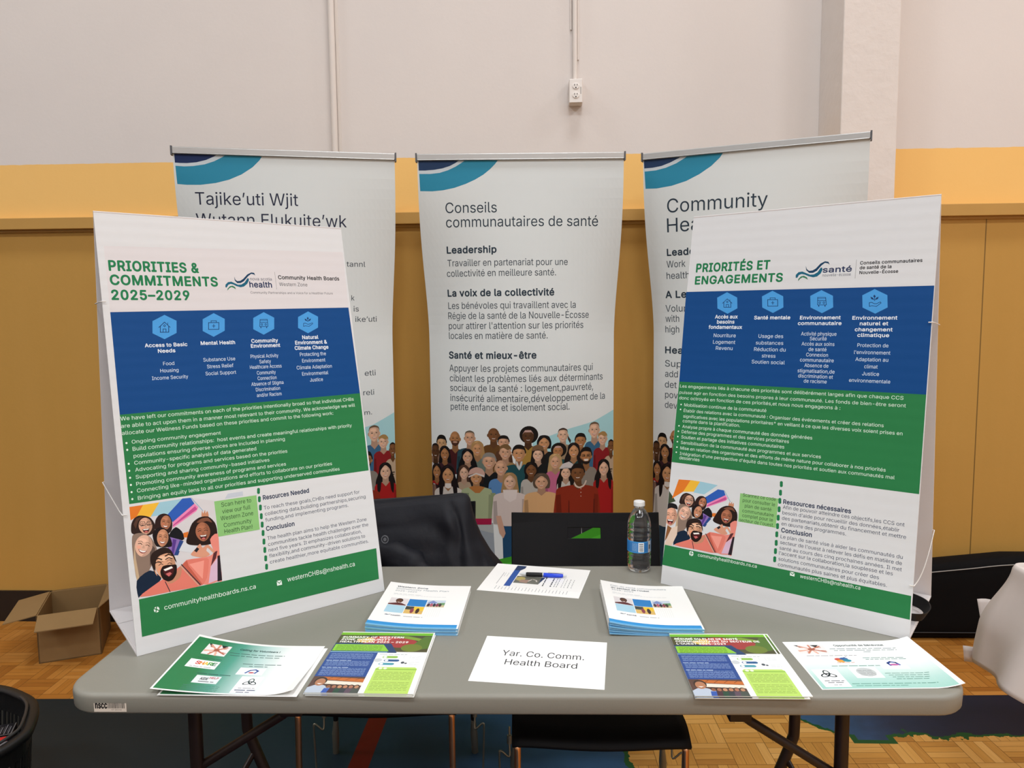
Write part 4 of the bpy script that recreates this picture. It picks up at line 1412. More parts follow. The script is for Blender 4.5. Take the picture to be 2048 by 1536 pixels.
# conduit pipe and the outlet on its own conduit
M_PIPE = mat('wall_coloured_paint', 'd9d0c8', 0.5, var=0.03)
pipe = MB().tube([(-0.934, WALL - 0.014, 2.0), (-0.934, WALL - 0.014, 6.75)], 0.014, 14)
pp_ = thing('conduit_pipe', 'thin white painted conduit running up the wall behind the left banner', 'pipe', (-0.934, WALL, 2.0))
def child(name, mb, m, parent, **kw):
    """part of a thing given in world coordinates"""
    o = obj(name, mb, m, parent, **kw)
    o.matrix_parent_inverse = (Matrix.Translation(parent.location) @ Matrix.Rotation(parent.rotation_euler.z, 4, 'Z')).inverted()
    return o
child('pipe', pipe, M_PIPE, pp_, smooth=True)
child('edge_strip', MB().box((-0.914, WALL - 0.002, 4.4), (0.012, 0.004, 4.7)), M_PIPE, pp_)
for z in (3.4, 4.6, 5.6):
    child('pipe_clip', MB().box((-0.934, WALL - 0.015, z), (0.032, 0.032, 0.02)), M_PIPE, pp_, bevel=0.002)
ou = thing('electrical_outlet', 'white duplex outlet box at the foot of a surface conduit', 'outlet', (0.1618, WALL, 2.4712))
child('outlet_box', MB().box((0.1618, WALL - 0.0275, 2.4712), (0.0605, 0.055, 0.106)), M_PIPE, ou, bevel=0.005)
fp = child('face_plate', MB().box((0.1618, WALL - 0.0565, 2.4712), (0.056, 0.003, 0.101)), mat('outlet_plastic', 'e2dcd6', 0.4), ou, bevel=0.0014)
M_DARK = mat('dark_slot', '15110f', 0.6)
for dz in (0.0195, -0.0195):
    r_ = MB().lathe([(0.0155, 0.0), (0.0155, 0.0022), (0.0135, 0.003)], n=28)
    r_.v = [(0.1618 + x, WALL - 0.058 - z, 2.4712 + dz + y * 0.85) for x, y, z in r_.v]
    rc = child('receptacle', r_, mat('outlet_plastic', 'e2dcd6', 0.4), ou)
    sl = MB().box((0.1558, WALL - 0.0612, 2.4762 + dz), (0.0022, 0.001, 0.008)).box((0.1678, WALL - 0.0612, 2.4762 + dz), (0.0022, 0.001, 0.007)).box((0.1618, WALL - 0.0612, 2.4645 + dz), (0.005, 0.001, 0.005))
    child('slot', sl, M_DARK, ou)
child('outlet_mark', MB().box((0.1838, WALL - 0.0584, 2.472), (0.0016, 0.0008, 0.03)), M_DARK, ou)
child('conduit', MB().tube([(0.1600, WALL - 0.0125, 2.52), (0.1575, WALL - 0.0125, 6.75)], 0.0105, 14).tube([(0.1430, WALL - 0.004, 2.75), (0.1410, WALL - 0.004, 6.75)], 0.004, 8).tube([(0.1745, WALL - 0.004, 2.62), (0.1725, WALL - 0.004, 6.75)], 0.004, 8), M_PIPE, ou, smooth=True)

# ------------------------------------------------------------------ roll-up banners
M_ALU = mat('brushed_aluminium', 'b4b4b2', 0.36, metal=0.9, var=0.05)
M_CAP = mat('grey_end_cap', '55565a', 0.5)
M_BANNER = print_mat('banner_vinyl', 0.5, 0.2)
BW = 0.85; BH = 2.03
def sm(t):
    t = min(max(t, 0.0), 1.0); return t * t * (3 - 2 * t)
def banner_place(u, v, h):
    d = -v
    a = 0.56 * sm(d / 0.75) * (1 - sm((d - 1.72) / 0.3))
    if a < 1e-4:
        x, y, nx, ny = u, 0.0, 0.0, -1.0
    else:
        R = BW / 2 / a; f = u / R
        x, y, nx, ny = R * sin(f), R * (1 - cos(f)), sin(f), -cos(f)
    return (x + nx * h, y + 0.01 * d + ny * h, -d)

SKIN = {'a': 'c9a074', 'w': 'd2a484', 'p': 'dcb498', 'b': '5a3a22', 'd': '7a5030', 't': 'b07c50', 'o': 'c89468'}
def person(P, cx, cy, w, h, sk, hc, style, sh, k=1.25, yb=1000, U=None, neck=True):
    """a printed head and shoulders, in the units of the picture"""
    s = lin(SKIN[sk]); dk = tuple(c * 0.62 for c in s); lt = tuple(min(1, c * 1.2) for c in s); hr = lin(hc); hl = tuple(min(1, c * 1.7 + 0.012) for c in hr)
    def q(pts, col):
        c = tuple(k * 0.84 for k in (col(None) if callable(col) else lin(col)))
        P.tris([U(x, y) for x, y in (rounded(pts) if len(pts) > 6 and len(pts) < 15 else pts)], c)
    def el(x, y, a, b, col, n=16):
        q([(x + a * cos(2 * pi * i / n), y + b * sin(2 * pi * i / n)) for i in range(n)], col)
    sy = cy + h * 0.70; a, b = w / 2, h / 2
    if style in ('long', 'longw'):
        m = 1.0 if style == 'long' else 1.25
        q([(cx - a * 1.25, cy), (cx - a * 1.1, cy - b * .8), (cx - a * .5, cy - b * 1.22), (cx + a * .4, cy - b * 1.24), (cx + a * 1.1, cy - b * .8), (cx + a * 1.3, cy), (cx + a * 1.55 * m, cy + b * 1.5), (cx + a * 1.35 * m, cy + b * 2.5 * m), (cx + a * .7, cy + b * 1.7), (cx - a * .8, cy + b * 1.7), (cx - a * 1.45 * m, cy + b * 2.3 * m), (cx - a * 1.5 * m, cy + b * 1.3)], hr)
    elif style == 'afro':
        el(cx + a * .15, cy - b * .25, a * 1.6, b * 1.25, hr, 22)
    elif style == 'bob':
        q([(cx - a * 1.25, cy + b * .5), (cx - a * 1.3, cy - b * .3), (cx - a * .8, cy - b * 1.15), (cx, cy - b * 1.32), (cx + a * .9, cy - b * 1.1), (cx + a * 1.35, cy - b * .2), (cx + a * 1.25, cy + b * .8), (cx + a * .8, cy + b * .9), (cx - a * .8, cy + b * .9)], hr)
    if sh:
        hw = w * k; c = lin(sh)
        q([(cx - hw, yb), (cx - hw * 1.02, sy + h * .5), (cx - hw * .9, sy + h * .16), (cx - w * .55, sy), (cx + w * .55, sy), (cx + hw * .9, sy + h * .16), (cx + hw * 1.02, sy + h * .5), (cx + hw, yb)], lambda p: c)
        q([(cx - hw * 1.01, sy + h * .6), (cx - hw * .80, sy + h * .55), (cx - hw * .74, yb), (cx - hw, yb)], tuple(x * 0.62 for x in c))
        q([(cx + hw * 1.01, sy + h * .6), (cx + hw * .80, sy + h * .55), (cx + hw * .74, yb), (cx + hw, yb)], tuple(x * 0.7 for x in c))
        q([(cx - w * .4, sy - h * .03), (cx + w * .4, sy - h * .03), (cx, sy + h * .28)], dk)
    if style == 'longw':
        for d in (-1, 1):
            q([(cx + d * a * .8, cy + b * .2), (cx + d * a * 1.2, cy + b * .2), (cx + d * a * 1.62, cy + b * 1.6), (cx + d * a * 1.5, cy + b * 2.9), (cx + d * a * 1.05, cy + b * 2.5), (cx + d * a * .85, cy + b * 1.5), (cx + d * a * .7, cy + b * .8)], hr)
    if neck:
        q([(cx - a * .55, cy + b * .5), (cx + a * .55, cy + b * .5), (cx + a * .62, sy + h * .05), (cx, sy + h * .2), (cx - a * .62, sy + h * .05)], dk)
    if style in ('short', 'bald', 'fringe', 'buzz'):
        el(cx - a * 1.0, cy + b * .05, a * .16, b * .22, dk, 10); el(cx + a * 1.0, cy + b * .05, a * .16, b * .22, s, 10)
    if style == 'short':
        q([(cx - a * 1.06, cy - b * .02), (cx - a * 1.08, cy - b * .6), (cx - a * .6, cy - b * 1.12), (cx + a * .1, cy - b * 1.22), (cx + a * .75, cy - b * 1.05), (cx + a * 1.08, cy - b * .55), (cx + a * 1.06, cy - b * .02)], hr)
    q([(cx + a * cos(t) * (1 - .20 * max(0, sin(t)) ** 2), cy + b * sin(t)) for t in (2 * pi * i / 22 for i in range(22))], s)
    q([(cx + a * .98 * cos(t) * (1 - .20 * max(0, sin(t)) ** 2), cy + b * .98 * sin(t)) for t in (-pi * .42 + pi * .9 * i / 10 for i in range(11))] + [(cx + a * .45, cy + b * .5), (cx + a * .58, cy - b * .2)], tuple(x * .78 for x in s))
    el(cx - a * .15, cy - b * .42, a * .5, b * .2, lt, 12)
    el(cx - a * .42, cy + b * .22, a * .24, b * .15, tuple(min(1, x * y) for x, y in zip(s, (1.18, 1.0, .95))), 10)
    for d in (-1, 1):
        q([(cx + d * a * .18, cy - b * .22), (cx + d * a * .40, cy - b * .30), (cx + d * a * .66, cy - b * .22), (cx + d * a * .4, cy - b * .25)], tuple(x * .35 for x in s))
        el(cx + d * a * .4, cy - b * .08, a * .17, b * .055, lin('1c1310'), 8)
    q([(cx - a * .03, cy - b * .05), (cx + a * .1, cy - b * .05), (cx + a * .2, cy + b * .24), (cx - a * .14, cy + b * .25)], tuple(x * .84 for x in s))
    q([(cx - a * .46, cy + b * .42), (cx, cy + b * .47), (cx + a * .46, cy + b * .42), (cx + a * .26, cy + b * .62), (cx, cy + b * .68), (cx - a * .26, cy + b * .62)], tuple(x * y for x, y in zip(s, (.75, .42, .42))))
    q([(cx - a * .36, cy + b * .45), (cx, cy + b * .49), (cx + a * .36, cy + b * .45), (cx + a * .18, cy + b * .56), (cx - a * .18, cy + b * .56)], lin('e8ddd2'))
    if style in ('long', 'longw', 'bob'):
        q([(cx - a * 1.05, cy + b * .3), (cx - a * 1.12, cy - b * .5), (cx - a * .4, cy - b * 1.2), (cx + a * .4, cy - b * 1.2), (cx + a * 1.1, cy - b * .5), (cx + a * 1.08, cy + b * .3), (cx + a * .84, cy - b * .35), (cx + a * .3, cy - b * .78), (cx - a * .15, cy - b * .86), (cx - a * .84, cy - b * .3)], hr)
        q([(cx - a * .8, cy - b * .85), (cx - a * .2, cy - b * 1.14), (cx + a * .3, cy - b * 1.12), (cx - a * .4, cy - b * .95)], hl)
    elif style in ('short', 'fringe'):
        q([(cx - a * 1.04, cy - b * .25), (cx - a * .95, cy - b * .85), (cx - a * .2, cy - b * 1.18), (cx + a * .5, cy - b * 1.14), (cx + a * 1.02, cy - b * .7), (cx + a * 1.05, cy - b * .25), (cx + a * .86, cy - b * .5), (cx + a * .4, cy - b * (.62 if style == 'short' else .35)), (cx - a * .3, cy - b * .66), (cx - a * .84, cy - b * .5)], hr)
    elif style == 'buzz':
        q([(cx - a * 1.0, cy - b * .3), (cx - a * .8, cy - b * .85), (cx, cy - b * 1.08), (cx + a * .8, cy - b * .85), (cx + a * 1.0, cy - b * .3), (cx + a * .7, cy - b * .7), (cx, cy - b * .8), (cx - a * .7, cy - b * .7)], hr)
    elif style == 'afro':
        q([(cx - a * .98, cy - b * .3), (cx - a * .5, cy - b * .9), (cx + a * .5, cy - b * .9), (cx + a * .98, cy - b * .3), (cx + a * .6, cy - b * .62), (cx - a * .6, cy - b * .62)], lin('c8a49a'))
    elif style == 'beard':
        el(cx, cy, 0.1, 0.1, hr, 4)
    return q, el

def crowd(P):
    def U(x, y):
        u = -0.4222 + (x - 129) * (0.8410 / 1714)
        return (min(max(u, -0.4248), 0.4248), max(-1.1329 - (y - 200) * 0.000458 - 0.15 * u * u * min(1.0, max(0.2, y / 900)), -2.028))
    C = lambda pts, c: P.tris([U(x, y) for x, y in pts], c)
    C([(1075, 300), (1230, 250), (1400, 190), (1640, 130), (1880, 28), (1880, 700), (1075, 700)], '9fcbd0')
    def g(cx, cy, w, h, *a, **k):
        return person(P, cx, cy, w * 1.07, h * 1.04, *a, U=U, **k)
    g(233, 330, 88, 130, 'a', '14110f', 'short', '8a6a5a')
    q, e = g(373, 282, 94, 135, 't', '5a3a28', 'bald', '47181c', k=1.15, yb=600); q([(335, 300), (412, 300), (405, 335), (373, 352), (340, 335)], '4a2c20'); e(373, 312, 24, 8, 'c89a80')
    g(515, 272, 90, 130, 'w', '6a5c4c', 'buzz', '2a4a55', k=1.25, yb=640)
    g(733, 240, 96, 128, 'd', '3a2416', 'bald', '6a4722', k=1.0, yb=640)
    g(820, 310, 86, 110, 'w', '1c1614', 'short', '5a3a26', k=.8, yb=560)
    g(1035, 255, 96, 128, 'b', '17110f', 'afro', 'a8843c', k=.8, yb=560)
    g(1175, 320, 90, 112, 'o', '121013', 'bob', '17181a', k=.9, yb=700)
    q, e = g(1345, 250, 86, 124, 'p', '3c2a20', 'buzz', '9a8468', k=.85, yb=560); q([(1388, 250), (1420, 300), (1412, 330), (1390, 290)], '3c2a20')
    g(1510, 310, 90, 120, 't', '14100f', 'short', '4a3a30', k=.8, yb=560)
    g(1648, 215, 98, 142, 'p', '6a5440', 'buzz', '39688a', k=.95, yb=640)
    g(1735, 300, 88, 112, 'p', 'a88450', 'fringe', '8a1c22', k=1.0, yb=760)
    q, e = g(1828, 375, 62, 118, 'd', '15100f', 'buzz', 'bca58a', k=1.1, yb=900); q([(1800, 580), (1845, 580), (1845, 590), (1800, 590)], '2a2622'); q([(1806, 600), (1840, 600), (1840, 608), (1806, 608)], '2a2622')
    g(165, 405, 76, 140, 'b', '17110f', 'buzz', 'c8ccd0', k=1.0, yb=700)
    g(265, 425, 82, 116, 't', '141012', 'long', '3a2028', k=1.1, yb=760)
    g(585, 375, 88, 122, 'o', 'b08a58', 'long', '6a7a70', k=.9, yb=700)
    g(492, 448, 88, 116, 'w', '120f12', 'longw', '14181e', k=1.1, yb=760)
    g(835, 405, 92, 130, 'w', '7a5c38', 'fringe', '9a7c50', k=1.0, yb=700)
    q, e = g(955, 418, 98, 140, 'o', '15110f', 'short', '1f4e54', k=1.35, yb=900); q([(925, 490), (985, 490), (975, 545), (955, 575), (935, 545)], 'c8ccc8'); q([(940, 490), (970, 490), (955, 540)], '8a6248')
    g(1300, 400, 84, 105, 't', '16120f', 'afro', '1f4a4c', k=1.0, yb=640)
    q, e = g(1120, 428, 84, 118, 'p', '1a1414', 'long', '15181a', k=1.2, yb=760); q([(1065, 392), (1075, 350), (1120, 330), (1165, 350), (1176, 392), (1120, 378)], '7a5c40'); q([(1062, 395), (1120, 376), (1180, 395), (1120, 388)], '5a4230')
    g(1445, 402, 88, 122, 'o', '191213', 'longw', '1c4040', k=.9, yb=700)
    q, e = g(1565, 455, 98, 140, 't', '14100e', 'short', '8a8278', k=1.05, yb=760); q([(1520, 470), (1530, 515), (1565, 532), (1600, 515), (1610, 470), (1590, 500), (1540, 500)], '1c1512'); q([(1540, 480), (1590, 480), (1580, 500), (1550, 500)], 'e8ddd2'); P.stroke([U(1525, 440), U(1552, 440), U(1552, 456), U(1525, 456), U(1525, 440)], .002, '2a2220'); P.stroke([U(1574, 440), U(1604, 440), U(1604, 456), U(1574, 456), U(1574, 440)], .002, '2a2220')
    g(1275, 500, 88, 122, 'w', 'b89868', 'long', 'c0688a', k=.95, yb=860)
    g(690, 492, 106, 138, 'w', '8c8880', 'short', '15181c', k=1.15, yb=860)
    g(1060, 575, 88, 118, 'd', '15100f', 'bob', 'b8b4ac', k=.95, yb=900)
    q, e = g(795, 552, 98, 142, 'w', '9a9088', 'bald', '5a88bc', k=1.05, yb=900); 
    g(175, 590, 76, 118, 't', '1a1212', 'long', 'a02222', k=1.0, yb=1300)
    g(455, 600, 80, 118, 'p', '4a3226', 'long', 'b09a80', k=.8, yb=960)
    q, e = g(1370, 605, 84, 112, 'p', '14100f', 'longw', 'c8c4bc', k=.9, yb=1000); q([(1308, 565), (1340, 520), (1400, 500), (1440, 525), (1430, 560), (1370, 555)], 'd0cac8'); q([(1308, 567), (1370, 552), (1435, 560), (1370, 566)], 'a8a4a2')
    # front row, full length
    for (x0, x1, y0, c) in ((480, 720, 1080, '8f98a0'), (800, 1010, 1080, '1f4668'), (1050, 1300, 1000, '5a4a34'), (1340, 1700, 1000, '23262c'), (200, 440, 1000, '2a3c4c'), (1690, 1850, 1000, '16161a')):
        C([(x0, y0), (x1, y0), (x1 + 20, 1640), ((x0 + x1) / 2 + 14, 1640), ((x0 + x1) / 2, y0 + 110), ((x0 + x1) / 2 - 14, 1640), (x0 + 10, 1640)], c)
    C([(480, 1085), (720, 1085), (722, 1180), (600, 1150), (490, 1180)], 'a4a8a8')
    g(293, 625, 108, 148, 'o', '1a1213', 'longw', 'd4ccc4', k=1.25, yb=1110)
    C([(264, 700), (324, 700), (330, 738), (295, 750), (258, 738)], 'd4ccc4')
    g(1748, 575, 98, 132, 'p', '141012', 'longw', 'a81c1e', k=1.05, yb=1060)
    q, e = g(570, 645, 98, 122, 'o', '2c1c18', 'bob', 'a9b48c', k=1.35, yb=1040)
    q([(500, 620), (515, 570), (570, 545), (625, 560), (650, 600), (640, 630), (570, 598)], 'cfa696'); q([(495, 632), (570, 598), (648, 622), (645, 640), (570, 612), (500, 645)], 'd9cfc8')
    q([(530, 725), (610, 725), (650, 735), (600, 790), (560, 790), (500, 740)], 'b5763e')
    q([(495, 1036), (708, 1036), (704, 1095), (500, 1095)], 'a81e48'); q([(455, 1010), (495, 1010), (500, 1260), (478, 1270), (462, 1200)], 'b5803e')
    q([(458, 790), (500, 790), (492, 1030), (452, 1020)], '7c8a68'); q([(700, 790), (745, 790), (738, 1010), (706, 1010)], '8c9870')
    g(872, 685, 98, 138, 'p', 'a48258', 'long', 'd8c9c2', k=1.4, yb=1090)
    q([(810, 760), (940, 760), (925, 850), (870, 880), (820, 840)], 'e4d8d2'); q([(745, 1010), (790, 1010), (830, 1180), (810, 1230), (775, 1180)], 'd0a48c'); q([(978, 850), (1000, 850), (1000, 1080), (975, 1080)], 'b8a69e')
    g(1150, 690, 108, 128, 'w', '5a4a3c', 'bob', 'd9ab78', k=1.3, yb=1040)
    q([(1280, 950), (1352, 930), (1330, 1045), (1275, 1045)], 'cf9a70')
    q, e = g(1483, 615, 114, 150, 'd', '15100f', 'short', '8c2c18', k=1.65, yb=1055)
    q([(1448, 690), (1470, 725), (1500, 740), (1540, 720), (1560, 680), (1570, 690), (1545, 735), (1500, 755), (1455, 735)], 'd8c4b4')
    for y in (760, 795, 830):
        e(1513, y, 4, 5, 'd8c4b4')
    q([(1395, 870), (1402, 870), (1405, 1050), (1392, 1050)], '5a180e'); q([(1640, 860), (1650, 860), (1648, 1050), (1636, 1050)], '5a180e')
    C([(129, 1600), (560, 1480), (905, 1400), (1300, 1290), (1640, 1140), (1870, 1060), (1870, 2300), (129, 2300)], '3f9a2a')
    C([(129, 1640), (560, 1530), (905, 1455), (1300, 1360), (1640, 1235), (1870, 1170), (1870, 1230), (1640, 1300), (1300, 1430), (905, 1530), (129, 1720)], '4cae34')

def make_banner(key, loc, rz, label):
    r = thing('roll_up_banner', label, 'banner', (loc[0], loc[1], 0.0), rz, 'roll-up banners along the back wall')
    Z = 2.125
    P = Print(); crowd(P); P.items(ART[key])
    cu = [-0.425 + 0.85 / 42 * k for k in range(1, 42)]; cv = [-0.04 * k for k in range(1, 50)]
    o = sheet_obj('printed_sheet', P.build(BW, BH, banner_place, cu, cv, 0.0006, 'd8dddc', origin=(-BW / 2, -BH), lift=0.00025), M_BANNER, r, (0, 0, Z))
    obj('top_rail', MB().box((0, 0.002, Z + 0.009), (BW + 0.004, 0.020, 0.026)).box((0, -0.004, Z - 0.003), (BW, 0.012, 0.006)), M_ALU, r, bevel=0.003)
    for s in (-1, 1):
        obj('end_cap', MB().box((s * (BW / 2 + 0.004), 0.002, Z + 0.007), (0.006, 0.024, 0.036)), M_CAP, r, bevel=0.001)
    obj('pole', MB().tube([(0, 0.075, 0.08), (0, 0.060, Z - 0.3), (0, 0.016, Z + 0.004)], 0.010, 10), M_ALU, r, smooth=True)
    b = obj('base_cassette', MB().loft([[(x, 0.03 + 0.055 * cos(t), 0.058 + 0.040 * sin(t)) for t in (2 * pi * k / 16 for k in range(16))] for x in (-0.44, 0.44)]), M_ALU, r)
    for s in (-1, 1):
        obj('foot', MB().box((s * 0.3, 0.03, 0.009), (0.05, 0.22, 0.018)), M_CAP, b, bevel=0.004)
    return r
make_banner('banner_mi', (-1.0071, 2.985), 0.2353, 'roll-up banner headed Tajike’uti Wjit, the one behind the English display board')
make_banner('banner_fr', (-0.0788, 3.118), 0.0395, 'roll-up banner headed Conseils communautaires de santé, behind the two chairs')
make_banner('banner_en', (0.8252, 3.014), -0.377, 'roll-up banner headed Community Hea, half hidden by the French display board')

# ------------------------------------------------------------------ folding table
M_TABLE = mat('grey_table_plastic', '88867c', 0.42, var=0.03, scale=5, bump=0.05, bscale=260, spec=0.4)
M_STEEL = mat('brown_black_steel', '231512', 0.4, var=0.1)
TW, TD, TZ = 1.829, 0.762, 0.737
tb = thing('folding_table', 'long grey plastic folding table carrying the displays and leaflets', 'table', (-0.0688, 1.7805, 0), 0.01586)
def round_rect(hx, hy, r, z, n=8):
    return [(cx + r * cos(a), cy + r * sin(a), z) for cx, cy, a0 in ((hx - r, hy - r, 0), (-hx + r, hy - r, pi / 2), (-hx + r, -hy + r, pi), (hx - r, -hy + r, 1.5 * pi)) for a in (a0 + pi / 2 * k / n for k in range(n + 1))]
rings = [round_rect(TW / 2 - i, TD / 2 - i, 0.075 - i * 0.6, z) for i, z in ((0.016, 0.7368), (0.011, 0.7370), (0.006, 0.7362), (0.0025, 0.7342), (0.0006, 0.7310), (0.0, 0.7265), (0.001, 0.700), (0.004, 0.6955), (0.009, 0.6930), (0.016, 0.6925))]
obj('tabletop', MB().loft(list(reversed(rings))), M_TABLE, tb, smooth=False)
tb.children[0].data.polygons.foreach_set('use_smooth', [len(p.vertices) == 4 for p in tb.children[0].data.polygons])
M_STICK = print_mat('sticker_paper', 0.45)
P = Print(); P.write('nscc', .003, .0265, .0075, .0135, '1a1a1a', 2); P.write('Property of', .004, .022, .0205, .0022, '55524e', 0); P.write('ET 00246', .036, .056, .003, .0028, '44413d', 0)
rn = random.Random(4); x = .0275
while x < .0625:
    w = rn.choice((.0005, .0008, .0012)); P.rect(x, .0072, x + w, .0235, '2a2726'); x += w + rn.choice((.0004, .0006, .0009))
tl = tb.matrix_basis.inverted()
st = sheet_obj('asset_sticker', P.build(.066, .025, lambda u, v, h: (u, -h, v), thick=.0002, base='d8cdbf'), M_STICK, tb, (-0.9145 + 0.0755, -TD / 2 + 0.0003, 0.7005))
st['label'] = 'white barcode sticker reading nscc'
# two leg frames: each a pair of bent tubes, a low crossbar and a folding brace
for s, fx, rx in ((-1, -0.800, -0.846), (1, 0.664, 0.697)):
    inv = Matrix.Rotation(-0.01586, 3, 'Z')
    L = lambda x, y, z: tuple(inv @ (Vector((x, y, 0)) - Vector((-0.0688, 1.7805, 0))) + Vector((0, 0, z)))
    ix = -s
    obj('leg', MB().tube(smooth_poly([L(fx, 1.595, 0.69), L(fx, 1.595, 0.36), L(fx + ix * .01, 1.595, 0.31), L(fx + ix * .055, 1.595, 0.18), L(fx + ix * .07, 1.595, 0.12), L(fx + ix * .07, 1.595, 0.0)], 5), 0.0150, 14), M_STEEL, tb, smooth=True)
    obj('leg', MB().tube(smooth_poly([L(rx, 1.985, 0.69), L(rx, 1.985, 0.36), L(rx + ix * .008, 1.985, 0.295), L(rx + ix * .05, 1.985, 0.18), L(rx + ix * .068, 1.985, 0.12), L(rx + ix * .07, 1.985, 0.0)], 5), 0.0150, 14), M_STEEL, tb, smooth=True)
    obj('crossbar', MB().tube([L(fx + ix * .06, 1.60, 0.16), L(rx + ix * .06, 1.98, 0.16)], 0.010, 10), M_STEEL, tb, smooth=True)
    obj('crossbar', MB().tube([L(fx, 1.6, 0.66), L(rx, 1.98, 0.66)], 0.010, 10), M_STEEL, tb, smooth=True)
    obj('brace', MB().tube([L(fx + ix * .012, 1.60, 0.455), L(fx + ix * .20, 1.60, 0.575), L(fx + ix * .33, 1.62, 0.665)], 0.0105, 10), M_STEEL, tb, smooth=True)
    obj('brace', MB().tube([L(rx + ix * .018, 1.98, 0.245), L(rx - ix * .01, 1.90, 0.19), L(fx + ix * .05, 1.62, 0.17)], 0.008, 10), M_STEEL, tb, smooth=True)
    obj('brace_slider', MB().box(L(fx + ix * .225, 1.602, 0.592), (.05, .03, .026)), M_STEEL, tb, bevel=.003)

# ------------------------------------------------------------------ A-frame display boards
M_BOARD = print_mat('corrugated_board', 0.5, 0.15, flutes=0.4)
M_COREX = mat('white_corrugated_plastic', 'dcd8d8', 0.45, var=0.02, bump=0.15, bscale=30)
M_CORD = mat('white_cord', 'dcd8d2', 0.7)
def selfie(P, mode):
    """printed photograph of a laughing group under a striped flag"""
    H = ART['selfie_h']; R = ART['selfie_r']; A = ART['selfie_m']
    def hm(K, x, y):
        w = K[6] * x + K[7] * y + K[8]; return ((K[0] * x + K[1] * y + K[2]) / w, (K[3] * x + K[4] * y + K[5]) / w)
    def U(x, y):
        u, v = hm(H, x, y)
        if mode == 'fr':
            u, v = u * A[0] + v * A[2] + A[4], u * A[1] + v * A[3] + A[5]
        return (max(u * 1e-4, 0.0005), v * 1e-4)
    def UR(x, y):
        u, v = hm(R, x, y); return (max(u * 1e-4, 0.0005), v * 1e-4)
    q = lambda c, *pts, T=U: P.tris([T(*p) for p in (rounded(pts) if len(pts) > 5 else pts)], c)
    def e(c, x, y, a, b, rot=0.0, T=U, n=18):
        P.tris([T(x + a * cos(t) * cos(rot) - b * sin(t) * sin(rot), y + a * cos(t) * sin(rot) + b * sin(t) * cos(rot)) for t in (2 * pi * k / n for k in range(n))], c)
    def line(c, w, *pts, T=U):
        P.stroke([T(*p) for p in pts], w, c)
    def face(c, x, y, a, b, rot, mouth='smile', T=U):
        s = lin(c); d = tuple(k * .72 for k in s); l = tuple(min(1, k * 1.18) for k in s); cr, sr = cos(rot), sin(rot)
        X = lambda p, r: (x + p * a * cr - r * b * sr, y + p * a * sr + r * b * cr)
        P.tris([T(*X(cos(t) * (1 - .18 * max(0, sin(t)) ** 2), sin(t))) for t in (2 * pi * k / 24 for k in range(24))], s)
        P.tris([T(*X(.98 * cos(t) * (1 - .18 * max(0, sin(t)) ** 2), .98 * sin(t))) for t in (-.4 * pi + .9 * pi * k / 10 for k in range(11))] + [T(*X(.4, .5)), T(*X(.55, -.2))], d)
        e(l, *X(-.2, -.5), a * .45, b * .18, rot, T, 12); e(tuple(min(1, k * m) for k, m in zip(s, (1.12, .88, .84))), *X(-.5, .2), a * .25, b * .15, rot, T, 10)
        for k in (-1, 1):
            line('1c1412', .0013, X(k * .22, -.1), X(k * .42, -.17), X(k * .66, -.08), T=T)
            line(tuple(m * .4 for m in s), .0013, X(k * .18, -.30), X(k * .42, -.38), X(k * .7, -.27), T=T)
        q(tuple(k * .8 for k in s), X(-.04, -.05), X(.08, -.05), X(.2, .22), X(-.16, .24), T=T)
        if mouth == 'smile':
            q('8a3a38', X(-.5, .38), X(0, .44), X(.5, .38), X(.3, .62), X(0, .70), X(-.3, .62), T=T); q('f2ece6', X(-.42, .41), X(0, .46), X(.42, .41), X(.25, .56), X(0, .60), X(-.25, .56), T=T)
        else:
            q('4a1c1c', X(-.48, .32), X(0, .36), X(.48, .32), X(.42, .62), X(.2, .82), X(-.2, .82), X(-.42, .62), T=T); q('f4efe9', X(-.44, .34), X(0, .38), X(.44, .34), X(.34, .48), X(-.34, .48), T=T); q('c86a66', X(-.28, .68), X(0, .58), X(.28, .68), X(.15, .80), X(-.15, .80), T=T)
    if mode == 'en':
        q('d4d0d2', (60, 200), (890, 86), (1190, 130), (1300, 1195), (170, 1420)); q('c2c8d2', (1380, 35), (1580, 5), (1585, 65), (1340, 105))
        q('e07a2a', (55, 205), (240, 178), (150, 340), (70, 385)); q('efb93c', (240, 178), (460, 145), (345, 340), (150, 340)); q('9cc6d4', (460, 145), (780, 98), (575, 310), (345, 335))
    else:
        q('3c4a34', (150, 310), (250, 390), (300, 470), (150, 500), T=UR)
        q('e07a2a', (345, 150), (560, 165), (410, 330), (245, 430), T=UR); q('efb93c', (520, 160), (680, 185), (590, 330), (410, 330), T=UR); q('9cc6d4', (660, 180), (920, 235), (720, 370), (560, 340), T=UR)
    q('2f5cb4', (770, 96), (880, 86), (932, 165), (640, 412), (560, 320)); q('e887b4', (932, 165), (985, 212), (962, 265), (640, 492), (640, 412)); q('c2508e', (940, 200), (970, 240), (640, 470), (640, 455))
    line('8fa8c4', .0016, (892, 90), (1045, 262))
    q('c98a68', (1035, 258), (1050, 300), (1075, 250), (1082, 300), (1105, 265), (1122, 345), (1030, 342))
    q('2e1e1a', (85, 560), (78, 450), (110, 370), (170, 325), (240, 322), (330, 345), (395, 430), (395, 540), (330, 585), (200, 595)); q('54382c', (110, 440), (150, 360), (230, 335), (170, 400), (140, 500))
    face('d8a68c', 272, 462, 92, 112, -.12, 'open'); line('5a4a44', .0012, (190, 440), (205, 405), (262, 405), (270, 450), (215, 462), (190, 440)); line('5a4a44', .0012, (285, 440), (295, 402), (350, 400), (358, 440), (305, 455), (285, 440))
